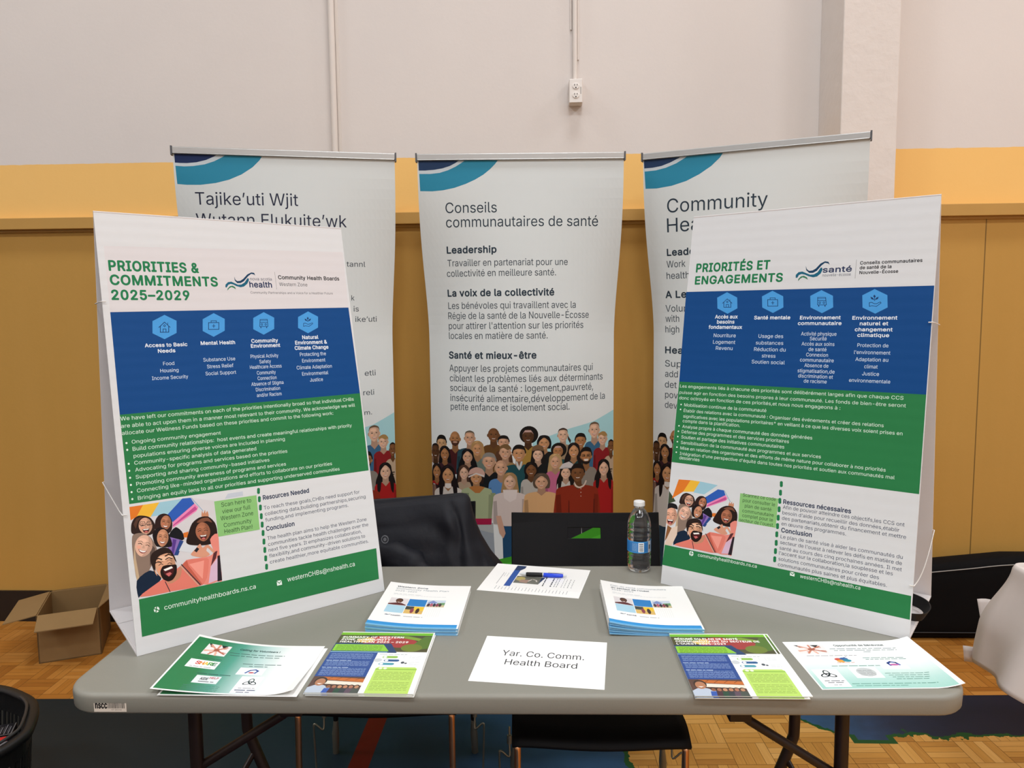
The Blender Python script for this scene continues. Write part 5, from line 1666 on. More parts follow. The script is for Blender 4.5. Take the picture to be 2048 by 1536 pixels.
    q('2e1c1a', (398, 500), (405, 390), (450, 320), (520, 295), (590, 320), (630, 400), (632, 490), (590, 560), (440, 540)); face('b5795a', 545, 420, 70, 98, .12); 
    q('14151b', (590, 610), (610, 545), (680, 480), (760, 535), (795, 640), (690, 670)); q('d8742c', (780, 560), (850, 540), (840, 620), (790, 620))
    q('8a6cb0', (590, 610), (760, 655), (720, 800), (640, 880), (570, 790)); q('5a3a8a', (640, 640), (690, 650), (650, 840), (620, 830)); q('2a4684', (735, 655), (785, 668), (710, 860), (655, 860)); q('d6d9de', (785, 672), (965, 748), (920, 832), (720, 800))
    q('1c1416', (365, 590), (400, 515), (470, 480), (555, 510), (605, 620), (625, 740), (420, 740)); face('c88d6c', 503, 625, 78, 118, .08)
    q('8c7668', (92, 600), (150, 562), (250, 560), (340, 615), (405, 720), (435, 850), (345, 1010), (300, 1100), (220, 1245), (150, 1185), (118, 1000), (90, 750)); q('c2a888', (120, 700), (140, 900), (200, 1240), (150, 1180), (110, 950)); q('5e4c44', (330, 700), (400, 760), (400, 900), (330, 1000)); face('e3b49c', 245, 730, 118, 148, .22)
    q('12243a', (150, 1205), (330, 1060), (480, 1160), (420, 1245), (205, 1400), (170, 1425)); 
    q('261815', (820, 690), (850, 560), (900, 430), (990, 355), (1110, 338), (1205, 420), (1240, 560), (1185, 690), (1080, 725), (900, 725)); q('7a4c38', (960, 420), (1020, 370), (1110, 355), (1170, 420), (1100, 400), (1030, 420)); face('a86a4e', 1045, 545, 98, 128, -.1, 'open')
    q('e68a7c', (1140, 650), (1245, 570), (1272, 900), (1302, 1198), (1240, 1215), (1040, 1255), (850, 1010), (815, 925), (1100, 880), (1190, 820)); q('5a2c30', (1190, 820), (1240, 800), (1220, 900), (1150, 1010)); q('d8b6cc', (1150, 1010), (1240, 895), (1255, 1190), (1120, 1240)); q('2a2028', (1240, 870), (1272, 860), (1302, 1198), (1240, 1215))
    q('d8987c', (880, 850), (960, 755), (1008, 705), (1040, 760), (1110, 718), (1200, 805), (1185, 830), (1110, 760), (1090, 800), (1140, 850), (1060, 890), (960, 880)); q('20242c', (925, 800), (965, 752), (995, 775), (960, 822))
    q('e07c6c', (190, 1422), (430, 1230), (520, 1170), (760, 990), (830, 930), (1100, 900), (1120, 1000), (1050, 1255), (640, 1342)); q('c4604e', (760, 990), (830, 930), (850, 1000), (1040, 1255), (980, 1265)); q('f09a8a', (860, 980), (1060, 930), (1040, 1180))
    q('c4886c', (560, 1190), (690, 1080), (760, 1000), (740, 1150), (640, 1230), (570, 1240)); line('34343a', .0022, (755, 985), (1010, 1258)); line('c8b49c', .0016, (740, 1000), (985, 1262)); line('34343a', .0018, (535, 1215), (600, 1350))
    q('2a1c18', (335, 910), (360, 830), (470, 760), (580, 762), (650, 850), (690, 960), (600, 860), (420, 900), (400, 1100), (350, 980)); face('dda482', 540, 1000, 138, 196, -.12, 'none'); q('dda482', (385, 1050), (410, 1080), (430, 1140), (405, 1110))
    q('2a1c18', (375, 960), (400, 850), (480, 770), (590, 770), (640, 840), (560, 830), (470, 860), (420, 910), (400, 990)); e('efc0a0', 500, 900, 60, 34, -.15); e('efc0a0', 600, 880, 40, 26, -.15)
    q('1f1411', (470, 1075), (500, 1010), (560, 990), (640, 985), (688, 990), (690, 1095), (645, 1180), (580, 1212), (512, 1185), (478, 1130)); q('4a1a1c', (510, 1050), (620, 1005), (655, 1030), (640, 1110), (590, 1150), (530, 1120)); q('f6f1ea', (512, 1050), (620, 1007), (640, 1030), (535, 1072)); q('cc6a68', (540, 1110), (600, 1085), (625, 1105), (585, 1145))
    line('1c1412', .0020, (400, 965), (440, 945), (485, 960)); line('1c1412', .0020, (540, 915), (585, 890), (630, 905)); line('2a1a14', .0026, (395, 925), (440, 900), (490, 915)); line('2a1a14', .0026, (535, 870), (580, 845), (635, 865))
    if mode == 'fr':
        q('8a5a34', (110, 1050), (180, 820), (240, 860), (170, 1010), T=UR); q('e0c8b4', (115, 1100), (240, 860), (330, 830), (320, 960), (240, 1120), T=UR)
        face('e0a88c', 228, 690, 92, 140, .1, 'open', T=UR); q('1c1a1c', (130, 590), (150, 520), (230, 495), (310, 520), (330, 590), (240, 565), T=UR)

def display_board(key, mode, loc, rz, lean, w, h, label, cords):
    r = thing('display_board', label, 'display board', (*loc, TZ + 0.0004), rz)
    sl, cl_ = sin(lean), cos(lean)
    P = Print(); items = ART[key]
    cut = next(i for i, it in enumerate(items) if it[0] == 'p' and it[1] == '8cc278')
    P.items(items[:cut]); selfie(P, mode); P.items(items[cut:])
    at = lambda u, v, k: (u, v * sl - k * cl_, v * cl_ + k * sl)
    sheet_obj('front_panel', P.build(w, h, at, (), (), 0.004, 'd8d9da'), M_BOARD, r)
    D = 0.320; ty, tz = h * sl, h * cl_
    b = Vector((0, D - ty, -tz)).normalized(); n = Vector((0, -b.z, b.y)) * 0.004
    T0, T1 = Vector((0, ty + 0.003, tz)), Vector((0, D, 0.004))
    q = lambda x, p: Vector((x, 0, 0)) + p
    obj('back_panel', MB().hexa([q(0, T1), q(w, T1), q(w, T1 - n), q(0, T1 - n)], [q(0, T0), q(w, T0), q(w, T0 - n), q(0, T0 - n)]), M_COREX, r)
    f = obj('base_panel', MB().box((w / 2, D / 2 + 0.002, 0.002), (w, D, 0.004)), M_COREX, r)
    obj('base_flap', MB().box((w / 2, 0.09, 0.0060), (w - 0.004, 0.15, 0.004)).box((w / 2, 0.262, 0.0055), (w - 0.004, 0.10, 0.003)), M_COREX, f, bevel=0.001)
    obj('ridge', MB().tube([(0, ty + 0.0025, tz - 0.0018), (w, ty + 0.0025, tz - 0.0018)], 0.0028, 8), M_COREX, r, smooth=True)
    for (x, v, z, sag) in cords:
        yb = ty + (tz - z) / tz * (D - ty) + 0.004; s = -1 if x == 0 else 1
        pts = [(x - s * .007, v * sl - .0055, v * cl_), (x + s * .002, v * sl - .0055, v * cl_)]
        for k in range(1, 9):
            a = k / 8
            pts.append((x + s * .003, v * sl + (yb - v * sl) * a, v * cl_ + (z - v * cl_) * a - sag * sin(pi * a)))
        pts.append((x - s * .007, yb + .003, z + .002))
        obj('tie_cord', MB().tube(pts, 0.0013, 8), M_CORD, r, smooth=True)
    return r
display_board('board_en', 'en', (-0.9027, 1.5511), 0.70377, 0.2006, 0.6178, 1.0184, 'A-frame display board in English headed PRIORITIES & COMMITMENTS 2025–2029', [(0, 0.805, 0.785, 0.0), (0, 0.315, 0.345, 0.0)])
display_board('board_fr', 'fr', (0.3299, 2.0167), -0.60963, 0.1848, 0.6188, 1.0405, 'A-frame display board in French headed PRIORITÉS ET ENGAGEMENTS', [(0.6188, 0.735, 0.715, 0.0), (0.6188, 0.125, 0.185, 0.024)])
# a webbing strap lying inside the French board
sp = smooth_poly([(0.885, 1.872, .7475), (0.908, 1.866, .7475), (0.930, 1.850, .7475), (0.940, 1.815, .7475), (0.929, 1.778, .7475), (0.903, 1.748, .7475), (0.880, 1.752, .7475), (0.862, 1.772, .7475)], 6)
mb = MB(); rg = []
for i, p in enumerate(sp):
    d = (sp[min(i + 1, len(sp) - 1)] - sp[max(i - 1, 0)]).normalized(); n = Vector((-d.y, d.x, 0)) * 0.0012
    tw = 0.3 + 0.5 * i / len(sp); s_ = Vector((-d.y, d.x, 0)) * (0.022 * sin(tw)); up = Vector((0, 0, 0.026 * cos(tw) + .003))
    rg.append([p + n, p - n, p - n + up + s_, p + n + up + s_])
strap = obj('webbing_strap', mb.loft(rg), mat('black_webbing', '121214', 0.7), None)
tag(strap, 'black webbing strap looped inside the open end of the French display board', 'strap')

# ------------------------------------------------------------------ papers on the table
M_PAPER = print_mat('coated_paper', 0.38, 0.4); M_MATTE = print_mat('plain_paper', 0.6, 0.25)
def paper(name, art, w, h, loc, rz, label, cat, group=None, z=TZ, thick=0.0004, lift=None, m=None, base='f3f2ef', side=None):
    P = Print()
    if art:
        P.items(ART[art])
    if lift is None:
        at = lambda u, v, k: (u, v, k); cu = cv = ()
    else:
        at = lambda u, v, k: (u, v, k + lift(u / w, v / h)); cu = [w * k / 16 for k in range(1, 16)]; cv = [h * k / 10 for k in range(1, 10)]
    o = sheet_obj(name, P.build(w, h, at, cu, cv, thick, base, side, lift=0.00012 if lift else 0.0), m or M_PAPER, None, (loc[0], loc[1], z + thick), rz)
    return tag(o, label, cat, group)
paper('name_card', 'name_card', .279, .216, (-0.154, 1.456), -0.112, 'white sheet printed Yar. Co. Comm. Health Board lying at the table’s front', 'paper', m=M_MATTE)
c_, s_ = cos(-0.208), sin(-0.208)
paper('sign_up_sheet', 'signup_list', .282, .222, (-0.180, 1.961), -0.208, 'white lined sign-up sheet lying under the brochure with the pen', 'paper', m=M_MATTE)
paper('brochure', 'signup_brochure', .216, .176, (-0.180 + .062 * c_ - .044 * s_, 1.961 + .062 * s_ + .044 * c_), -0.208, 'white brochure with a blue band and a photo, under the pen', 'brochure', z=TZ + 0.0005, thick=0.0005)
ORD = ('topmost', 'second from the top', 'third from the top', 'third from the bottom', 'second from the bottom', 'lowest')
def plan_stack(art, loc, rz, fan, which, lang):
    n = 6; t = 0.0027
    for k in range(n):                                   # k = 0 lies on the table
        a = 0.004 + fan * k
        lift = lambda u, v, a=a: a * max(0.0, 1 - u / 0.72) ** 2
        rn = random.Random(k * 7 + len(art)); top = k == n - 1
        paper('health_plan_booklet', art, .220, .275, (loc[0] + (0 if top else rn.uniform(-.0012, .0012)), loc[1] + (0 if top else rn.uniform(-.002, .003))), rz + (0 if top else rn.uniform(-.006, .006)),
              '%s blue-edged health plan booklet in %s, stacked %s' % (ORD[n - 1 - k], lang, which), 'booklet', 'stacked ' + lang + ' health plan booklets', z=TZ + k * (t + 0.0001), thick=t, lift=lift, side='7fb4d8')
plan_stack('plan_en', (-0.419, 1.675), -0.02, 0.0012, 'below the English display board', 'English')
plan_stack('plan_fr', (0.157, 1.677), 0.0, 0.0026, 'below the French display board', 'French')
def leaflet_stack(art, loc, rz, offs, lang, which):
    n = len(offs)
    names = ('topmost', 'second', 'third', 'bottom')
    for k, (dx, dy, dr) in enumerate(reversed(offs)):
        paper('summary_leaflet', art, .219, .283, (loc[0] + dx, loc[1] + dy), rz + dr, '%s green and blue %s summary leaflet in the stack %s' % (names[n - 1 - k], lang, which), 'leaflet', lang + ' summary leaflets', z=TZ + k * 0.0017, thick=0.0016, side='d8dcd4')
leaflet_stack('summary_en', (-0.475, 1.391), -0.012, [(0, 0, 0), (.001, -.001, .004), (-.002, .0005, -.006), (.002, -.0015, .002)], 'English', 'beside the green flyers')
leaflet_stack('summary_fr', (0.296, 1.393), 0.006, [(0, 0, 0), (.010, .003, .004), (.003, -.001, -.004), (.001, .0005, .002)], 'French', 'beside the pale flyer')
curl = lambda u, v: .026 * max(0, 1 - u / .75) ** 2 * (.45 + .55 * v) + .012 * max(0, (u - .78) / .22) ** 2 * max(0, 1 - v * 1.6)
paper('volunteer_flyer', 'volunteer_en', .283, .214, (-0.771, 1.386), -0.004, 'lower green flyer, mostly covered by the Calling for Volunteers flyer', 'flyer', 'Calling for Volunteers flyers', thick=.0003, lift=lambda u, v: .012 * max(0, 1 - u / .75) ** 2 * v)
paper('volunteer_flyer', 'volunteer_en', .290, .220, (-0.786, 1.388), 0.0, 'curled green flyer headed Calling for Volunteers, lying on top of its twin', 'flyer', 'Calling for Volunteers flyers', z=TZ + .0009, thick=.0003, lift=curl)
paper('volunteer_flyer', 'volunteer_fr', .286, .216, (0.556, 1.434), 0.045, 'pale mint flyer headed Opportunité de Bénévolat at the table’s corner', 'flyer', thick=.0003, lift=lambda u, v: .010 * max(0, (u - .8) / .2) ** 2)

# pen on the brochure
pn = thing('pen', 'blue and black ballpoint pen lying on the brochure', 'pen', (0.003, 2.060, TZ + 0.0010 + 0.0066), -0.111)
ax = lambda prof: [[(x, r * cos(t), r * sin(t)) for t in (2 * pi * k / 18 for k in range(18))] for x, r in prof]
obj('barrel', MB().loft(ax([(0.0, .0058), (.004, .0064), (.03, .0062), (.052, .0054), (.057, .0040)])), mat('blue_pen_plastic', '1f46d8', 0.25), pn, smooth=True)
obj('grip', MB().loft(ax([(-.050, .0046), (-.047, .0058), (-.03, .0062), (-.006, .0064), (-.001, .0060)])), mat('black_grip', '141416', 0.6), pn, smooth=True)
obj('ring', MB().loft(ax([(-.002, .0063), (.001, .0063)])), mat('pen_silver', 'c8ccd0', 0.3, metal=0.8), pn, smooth=True)
obj('tip', MB().loft(ax([(-.070, .0006), (-.068, .0012), (-.060, .0038), (-.049, .0048)])), mat('pen_white', 'd0d4d8', 0.3), pn, smooth=True)
obj('push_button', MB().loft(ax([(.056, .0026), (.066, .0026), (.067, .0018)])), mat('pen_white', 'd0d4d8', 0.3), pn, smooth=True)
obj('clip', MB().box((.036, -.0010, .0074), (.044, .0026, .0012)), mat('pen_silver', 'c8ccd0', 0.3, metal=0.8), pn, bevel=.0004)

# water bottle
bt = thing('water_bottle', 'clear plastic water bottle with a white cap and blue label, beside the French board', 'bottle', (0.284, 2.128, TZ), 0.35)
bt.scale = (1.06, 1.06, 0.945)
M_PET = mat('clear_plastic_and_water', 'fafcfd', 0.03, var=0.0, trans=1.0, ior=1.38, bump=0.35, bscale=55, coat=0.6)
prof = [(.004, .004), (.018, .0015), (.024, .0005), (.0285, .004), (.0310, .012), (.0322, .022), (.0318, .030), (.0312, .034), (.0324, .038), (.0324, .046), (.0314, .050), (.0322, .054), (.0320, .060), (.0312, .064), (.0312, .100), (.0322, .104), (.0324, .112), (.0314, .116), (.0324, .120), (.0324, .128), (.0314, .132), (.0322, .136), (.0320, .142), (.0310, .152), (.0285, .165), (.0245, .177), (.0195, .187), (.0145, .194), (.0130, .197), (.0130, .200), (.0150, .2005), (.0150, .203), (.0122, .2035), (.0122, .207)]
def ribbed(prof, n=48):
    out = []
    for r, z in prof:
        k = .0012 if z < .03 else 0.0
        out.append([(r * (1 - k / .03 * (0.5 + .5 * cos(10 * pi * 2 * i / n / 2))) * cos(2 * pi * i / n), r * (1 - k / .03 * (0.5 + .5 * cos(10 * pi * 2 * i / n / 2))) * sin(2 * pi * i / n), z) for i in range(n)])
    return out
obj('bottle_body', MB().loft(ribbed(prof)), M_PET, bt, smooth=True)
obj('cap', MB().loft([[(r * (1 + (.02 if i % 2 and z > .2045 and z < .2165 else 0)) * cos(2 * pi * i / 64), r * (1 + (.02 if i % 2 and z > .2045 and z < .2165 else 0)) * sin(2 * pi * i / 64), z) for i in range(64)] for r, z in ((.0148, .2038), (.0150, .2046), (.0150, .2160), (.0146, .2178), (.0132, .2186))]), mat('white_cap', 'e6e6e4', 0.4), bt, smooth=False)
P = Print(); P.rect(0, 0, .150, .0355, '2e7cc4'); P.rect(0, 0, .150, .0030, '3c98dc'); P.rect(0, .0325, .150, .0355, '3c98dc')
P.rect(.062, .003, .078, .0325, 'eef4f8')
for k in range(16):
    if k % 4 != 3:
        P.rect(.0645, .0055 + .0016 * k, .0755, .0055 + .0016 * k + (.0011 if k % 3 else .0006), '2a3038')
for k in range(10):
    P.bars(.044, .060, .006 + .0026 * k, .0012, 'a8cdea', k)
P.rect(.092, .0, .105, .0355, 'c8ccd0'); P.rect(.095, .010, .102, .024, '4a5a68')
R_ = .0326
obj_lab = sheet_obj('label_band', P.build(.150, .0355, lambda u, v, k: ((R_ + k) * sin((u - .070) / R_ * .98), -(R_ + k) * cos((u - .070) / R_ * .98), v + .0640), [.150 * k / 40 for k in range(1, 40)], (), .0004, '2e7cc4'), M_PAPER, bt, rz=-0.30)
obj_lab['label'] = 'blue label band with a white barcode panel'

# ------------------------------------------------------------------ chairs behind the table
M_SEAT = mat('black_chair_plastic', '101012', 0.6, var=0.05, spec=0.2, bump=0.06, bscale=200)
M_CHROME = mat('chrome_reflection_tint', 'd09a70', 0.28, metal=1.0)  # copper tint stands in for the wood floor reflected in plain chrome
M_ROD = mat('grey_steel_rod', '8d8a7c', 0.35, metal=0.8)
def chair(loc, rz, label):
    r = thing('stacking_chair', label, 'chair', (*loc, 0), rz, 'black chairs behind the table')
    W = .222
    def seat(u, v):
        x = (u * 2 - 1) * W; e = abs(u * 2 - 1); f = max(0, 1 - v / .14)
        return (x * (1 - .03 * v), -.012 + v * .47 + .012 * e ** 2 * (1 if v < .02 else 1), .447 - .022 * f ** 2 - .010 * cos(pi * (u - .5)) - .012 * sin(pi * min(1, v * 1.1)) - (.010 * e ** 4) * f)
    obj('seat', MB().grid(seat, 20, 20), M_SEAT, r, smooth=True, solid=.010)
    # backrest: curved shell with a hand slot
    xs = [-1, -.8, -.6, -.4, -.23, -.1, .1, .23, .4, .6, .8, 1]; zs = [.52, .58, .64, .70, .7425, .7755, .80, .822]
    xs = [-.241, -.2, -.15, -.1, -.056, -.02, .02, .053, .1, .15, .2, .241]
    vs = [(x * (1 + .02 * (z - .7)), .55 + (z - .52) * .33 + .045 * (1 - (x / .241) ** 2) * .9, z + .013 * (x / .241) ** 2 * (1 if z > .8 else 0)) for z in zs for x in xs]
    n = len(xs); fs = [(j * n + i, j * n + i + 1, (j + 1) * n + i + 1, (j + 1) * n + i) for j in range(len(zs) - 1) for i in range(n - 1) if not (zs[j] == .7425 and -.056 <= xs[i] and xs[i + 1] <= .053)]
    obj('backrest', MB().add(vs, fs), M_SEAT, r, smooth=False, solid=.012, bevel=.002)
    for s in (-1, 1):
        obj('leg', MB().tube(smooth_poly([(s * .160, .20, .425), (s * .198, .05, .424), (s * .208, .012, .412), (s * .209, .006, .36), (s * .212, .0, .0)], 5), .0085, 12), M_CHROME, r, smooth=True)
        l = obj('leg', MB().tube(smooth_poly([(s * .228, .60, .60), (s * .226, .55, .47), (s * .225, .50, .42), (s * .232, .485, .24), (s * .234, .49, .12)], 5), .0085, 12), M_SEAT, r, smooth=True)
        obj('leg_end', MB().tube([(s * .234, .49, .135), (s * .234, .49, .11)], .0075, 12).tube([(s * .234, .49, .118), (s * .236, .49, .07), (s * .238, .495, .0)], [.008, .0125, .011], 12), M_ROD, l, smooth=True)
        obj('link_hook', MB().tube(smooth_poly([(s * .246, .40, .235), (s * .246, .39, .185), (s * .247, .38, .150), (s * .272, .375, .172), (s * .276, .375, .15), (s * .272, .375, .02), (s * .272, .375, .0)], 4), .0032, 8).tube([(s * .246, .395, .21), (s * .246, .392, .185)], .0075, 10), M_ROD, r, smooth=True)
    obj('seat_frame', MB().tube([(-.19, .10, .415), (.19, .10, .415)], .008, 10).tube([(-.224, .47, .415), (.224, .47, .415)], .008, 10).tube([(-.2, .1, .415), (-.224, .47, .415)], .008, 10).tube([(.2, .1, .415), (.224, .47, .415)], .008, 10), M_CHROME, r, smooth=True)
    return r
chair((0.1445, 1.752), 0.004, 'black plastic chair with a hand slot, standing behind the water bottle')
chair((-0.456, 1.892), 0.03, 'black plastic chair hidden under a dark jacket, left of the bare one')

# jacket over the left chair
M_JACKET = mat('black_nylon', '13141b', 0.58, var=0.15, scale=20, bump=0.4, bscale=22, spec=0.3)
jk = thing('jacket', 'black nylon jacket draped over the back of the left chair', 'jacket', (-0.46, 2.50, 0.60))
def jr(t):
    z = .872 - .40 * t; k = .30 * t
    pts = [(0, -.262), (.045, -.246), (.13, -.238), (.26, -.224), (.36, -.208), (.50, -.172), (.62, -.128), (.8, -.10), (1, -.085)]
    for (a, b), (c, d) in zip(pts[:-1], pts[1:]):
        if t <= c:
            return z, b + (d - b) * (t - a) / (c - a)
    return z, pts[-1][1]
rings = []; N = 96
for i in range(38):
    t = (i / 37) ** 1.15; z, xr = jr(t); xl = -.70 - .06 * t; cx, hx = (xl + xr) / 2, (xr - xl) / 2; hy = .042 + .075 * t ** .8
    if i == 0:
        hx *= .97; hy *= .45
    ring = []
    for k in range(N):
        a = 2 * pi * k / N; ca, sa = cos(a), sin(a); e = 2 / 5.0
        x = cx + hx * math.copysign(abs(ca) ** e, ca); y = 2.495 - .05 * t + hy * math.copysign(abs(sa) ** .75, sa)
        f = noise.noise(Vector((x * 7, y * 3, z * 3))) * .030 + noise.noise(Vector((x * 22 + z * 9, 4, z * 10))) * .012 + .010 * sin(x * 46 + z * 14 + 2 * noise.noise(Vector((x * 5, z * 5, 2))))
        f *= min(1, t * 5 + .12)
        top = .030 * max(0, (x + .56) / .30) - .026 if x > -.56 else -.026
        ring.append((x + .25 * f * ca, y - abs(f) * (1 if sa < 0 else -.3) * 1.2, z + top * max(0, 1 - t * 3) + (noise.noise(Vector((x * 9, 1, 1))) * .006 if t < .1 else 0)))
    rings.append(ring)
child('jacket_shell', MB().loft(list(reversed(rings))), M_JACKET, jk, smooth=True)
slv = smooth_poly([(-.62, 2.41, .69), (-.55, 2.385, .70), (-.47, 2.355, .69), (-.41, 2.335, .655), (-.378, 2.325, .60), (-.365, 2.32, .53), (-.36, 2.33, .46)], 6)
rr = []
for i, p in enumerate(slv):
    d = (slv[min(i + 1, len(slv) - 1)] - slv[max(i - 1, 0)]).normalized(); A_ = d.cross(Vector((0, 1, 0))).normalized(); B_ = A_.cross(d)
    R0 = .050 + .004 * sin(i * 1.3)
    rr.append([p + (A_ * cos(q) * R0 + B_ * sin(q) * R0 * .8) * (1 + .16 * noise.noise(Vector((q * 1.5, i * .5, 3)))) for q in (2 * pi * k / 20 for k in range(20))])
child('sleeve', MB().loft(rr), M_JACKET, jk, smooth=True)
bd = MB()
for k in range(24):
    pass
for (r0, r1, a0, a1) in ((.0095, .0125, 0, 2 * pi), (0, .0055, 0, 2 * pi)):
    ringp = [[(-.515 + r * cos(a), 2.352, .757 + r * sin(a) * 1.1) for r in (max(r0, .0005), r1)] for a in (2 * pi * k / 24 for k in range(25))]
    o_ = len(bd.v); bd.add([p for q in ringp for p in q], [(2 * k, 2 * k + 1, 2 * k + 3, 2 * k + 2) for k in range(24)])
child('badge', bd, mat('reflective_badge', '7a7c82', 0.4), jk, solid=.002)

# ------------------------------------------------------------------ cardboard box on the floor
M_CARD = mat('cardboard', '8a6e48', 0.8, var=0.08, scale=12, bump=0.08, bscale=80, spec=0.2)
a = Vector((0.9120, 0.4102, 0)); n = Vector((-0.4102, 0.9120, 0)); O = Vector((-2.1804, 2.9975, 0)); bw, bd_, bh, tk = .241, .315, .212, .005
cb = thing('cardboard_box', 'open brown cardboard box on the floor by the wall', 'box', tuple(O + a * bw / 2 + n * bd_ / 2))
pt = lambda x, y, z: O + a * x + n * y + Vector((0, 0, z))
slab = lambda p, q, r_, s_: MB().hexa(p, q) if False else None
def wallq(x0, y0, x1, y1, z0, z1, ox, oy):
    return MB().hexa([pt(x0, y0, z0), pt(x1, y1, z0), pt(x1 + ox, y1 + oy, z0), pt(x0 + ox, y0 + oy, z0)], [pt(x0, y0, z1), pt(x1, y1, z1), pt(x1 + ox, y1 + oy, z1), pt(x0 + ox, y0 + oy, z1)])
bx = MB()
for m_ in (wallq(0, 0, bw, 0, 0, bh, 0, tk), wallq(0, bd_ - tk, bw, bd_ - tk, 0, bh, 0, tk), wallq(0, 0, 0, bd_, 0, bh, tk, 0), wallq(bw - tk, 0, bw - tk, bd_, 0, bh, tk, 0), wallq(0, 0, bw, 0, 0, tk, 0, bd_)):
    bx.add(m_.v, m_.f)
child('box_body', bx, M_CARD, cb)
def flap(p0, p1, out, dz, shrink=.008):
    p0, p1 = Vector(p0), Vector(p1); e = (p1 - p0).normalized() * shrink; d = Vector(out) + Vector((0, 0, dz)); q0, q1 = p0 + d + e * 1.5, p1 + d - e * 1.5; up = Vector((0, 0, .004))
    return MB().hexa([p0 + e, p1 - e, q1, q0], [p0 + e + up, p1 - e + up, q1 + up, q0 + up])
child('flap', flap(pt(0, 0, bh), pt(bw, 0, bh), -n * .105, -.032), M_CARD, cb)
child('flap', flap(pt(0, bd_, bh), pt(0, 0, bh), -a * .125, -.022), M_CARD, cb)
child('flap', flap(pt(bw, 0, bh), pt(bw, bd_, bh), a * .07, .055), M_CARD, cb)
child('flap', flap(pt(bw, bd_, bh), pt(0, bd_, bh), n * .018, -.10), M_CARD, cb)

# ------------------------------------------------------------------ black basket with papers
bk = thing('plastic_basket', 'black plastic basket with slatted sides on the floor left of the table', 'basket', (-1.71, 1.945, 0), 0.0)
M_BASK = mat('black_basket_plastic', '141415', 0.45, var=0.06)
OVAL = [(-1.723, 2.187), (-1.639, 2.16), (-1.56, 2.116), (-1.51, 2.068), (-1.465, 1.991), (-1.434, 1.915), (-1.449, 1.821), (-1.52, 1.745), (-1.64, 1.705), (-1.78, 1.712), (-1.90, 1.77), (-1.97, 1.88), (-1.98, 2.0), (-1.93, 2.11), (-1.84, 2.175)]
OVAL = rounded([(x + 1.71, y - 1.945) for x, y in reversed(OVAL)], 4)
def rr_ring(z, k=0.0, n=8):
    f = (.80 + .13 * z / .33) * (1 - k / .25)
    return [(x * f, y * f, z) for x, y in OVAL]
def band(z0, z1, th=.004):
    return MB().loft([rr_ring(z0), rr_ring(z1), rr_ring(z1, th), rr_ring(z0, th), rr_ring(z0)], cap=False)
body = band(.002, .07); b2 = band(.265, .325); body.add(b2.v, b2.f); b3 = band(.155, .175); body.add(b3.v, b3.f)
bot = rr_ring(.004); body.add(bot + [(x, y, .010) for x, y, z in bot], [tuple(range(len(bot))), tuple(range(len(bot), 2 * len(bot)))])
lo_, hi_ = rr_ring(.065, .001, 16), rr_ring(.27, .001, 16)
for i in range(len(lo_)):
    j = (i + 1) % len(lo_); A0, B0, A1, B1 = Vector(lo_[i]), Vector(lo_[j]), Vector(hi_[i]), Vector(hi_[j]); L = (B0 - A0).length; m_ = max(1, int(L / .030))
    for k in range(m_):
        f0, f1 = (k + .2) / m_, (k + (.62 if m_ > 1 else .7)) / m_
        p, q, r_, s_ = A0.lerp(B0, f0), A0.lerp(B0, f1), A1.lerp(B1, f1), A1.lerp(B1, f0)
        nn = Vector((-(B0 - A0).y, (B0 - A0).x, 0)).normalized() * .003
        body.hexa([p, q, q + nn, p + nn], [s_, r_, r_ + nn, s_ + nn])
obj('basket_body', body, M_BASK, bk)
rim = []
for p in rr_ring(.33, -.004):
    c = Vector((p[0], p[1], 0)).normalized()
    rim.append([Vector((p[0], p[1], .33)) + c * x + Vector((0, 0, y)) for x, y in ((-.022, -.002), (-.016, .006), (.004, .008), (.010, .002), (.010, -.014), (.004, -.012))])
rim.append(rim[0])
obj('rim', MB().loft(rim, cap=False), M_BASK, bk, smooth=True)
obj('handle', MB().tube([Vector((x * .86, y * .86, .340)) for x, y in OVAL[30:50]], .0045, 8), mat('basket_handle', '2c2c2e', 0.4), bk, smooth=True)
def standing(name, quad, z, m, label, cat, ext=None):
    b_ = [Vector((x, y, .016)) for x, y in quad]; t_ = [Vector((x, y, z)) for x, y in quad]
    return tag(obj(name, MB().hexa(b_, t_), m, bevel=.001), label, cat)
def quad_print(name, quad, z0, z, fn, label, cat):
    A_, B_, D_ = Vector((*quad[0], 0)), Vector((*quad[1], 0)), Vector((*quad[3], 0)); w, h = (B_ - A_).length, (D_ - A_).length; ex, ey = (B_ - A_) / w, (D_ - A_) / h
    P = Print(); fn(P, w, h)
    o = sheet_obj(name, P.build(w, h, lambda u, v, k: A_ + ex * u + ey * v + Vector((0, 0, z + k)), thick=z - z0, base='17161a'), M_PAPER)
    return tag(o, label, cat)
def dark_book(P, w, h):
    for k in range(7):
        x = w - .010 - .011 * k; P.stroke([(x, h * .10), (x, h * (.90 if k % 2 else .72))], .0016, '8a8688'); P.stroke([(x - .004, h * .25), (x - .004, h * .78)], .0008, '6a6668')
    P.rect(0, 0, w, .003, '6a6664'); P.rect(w - .003, 0, w, h, '6a6664')
quad_print('printed_carton', [(-1.706, 2.007), (-1.594, 2.052), (-1.622, 2.115), (-1.734, 2.070)], .014, .25, dark_book, 'black printed carton with white lines standing in the basket', 'carton')
standing('red_packet', [(-1.690, 1.961), (-1.585, 2.003), (-1.599, 2.040), (-1.704, 1.998)], .250, mat('red_card', 'c02420', 0.5), 'red packet standing between the black carton and the grey one', 'packet')
standing('grey_packet', [(-1.662, 1.924), (-1.550, 1.978), (-1.566, 2.008), (-1.680, 1.956)], .256, mat('grey_card', '6c686a', 0.5), 'grey packet standing in the basket beside the red one', 'packet')

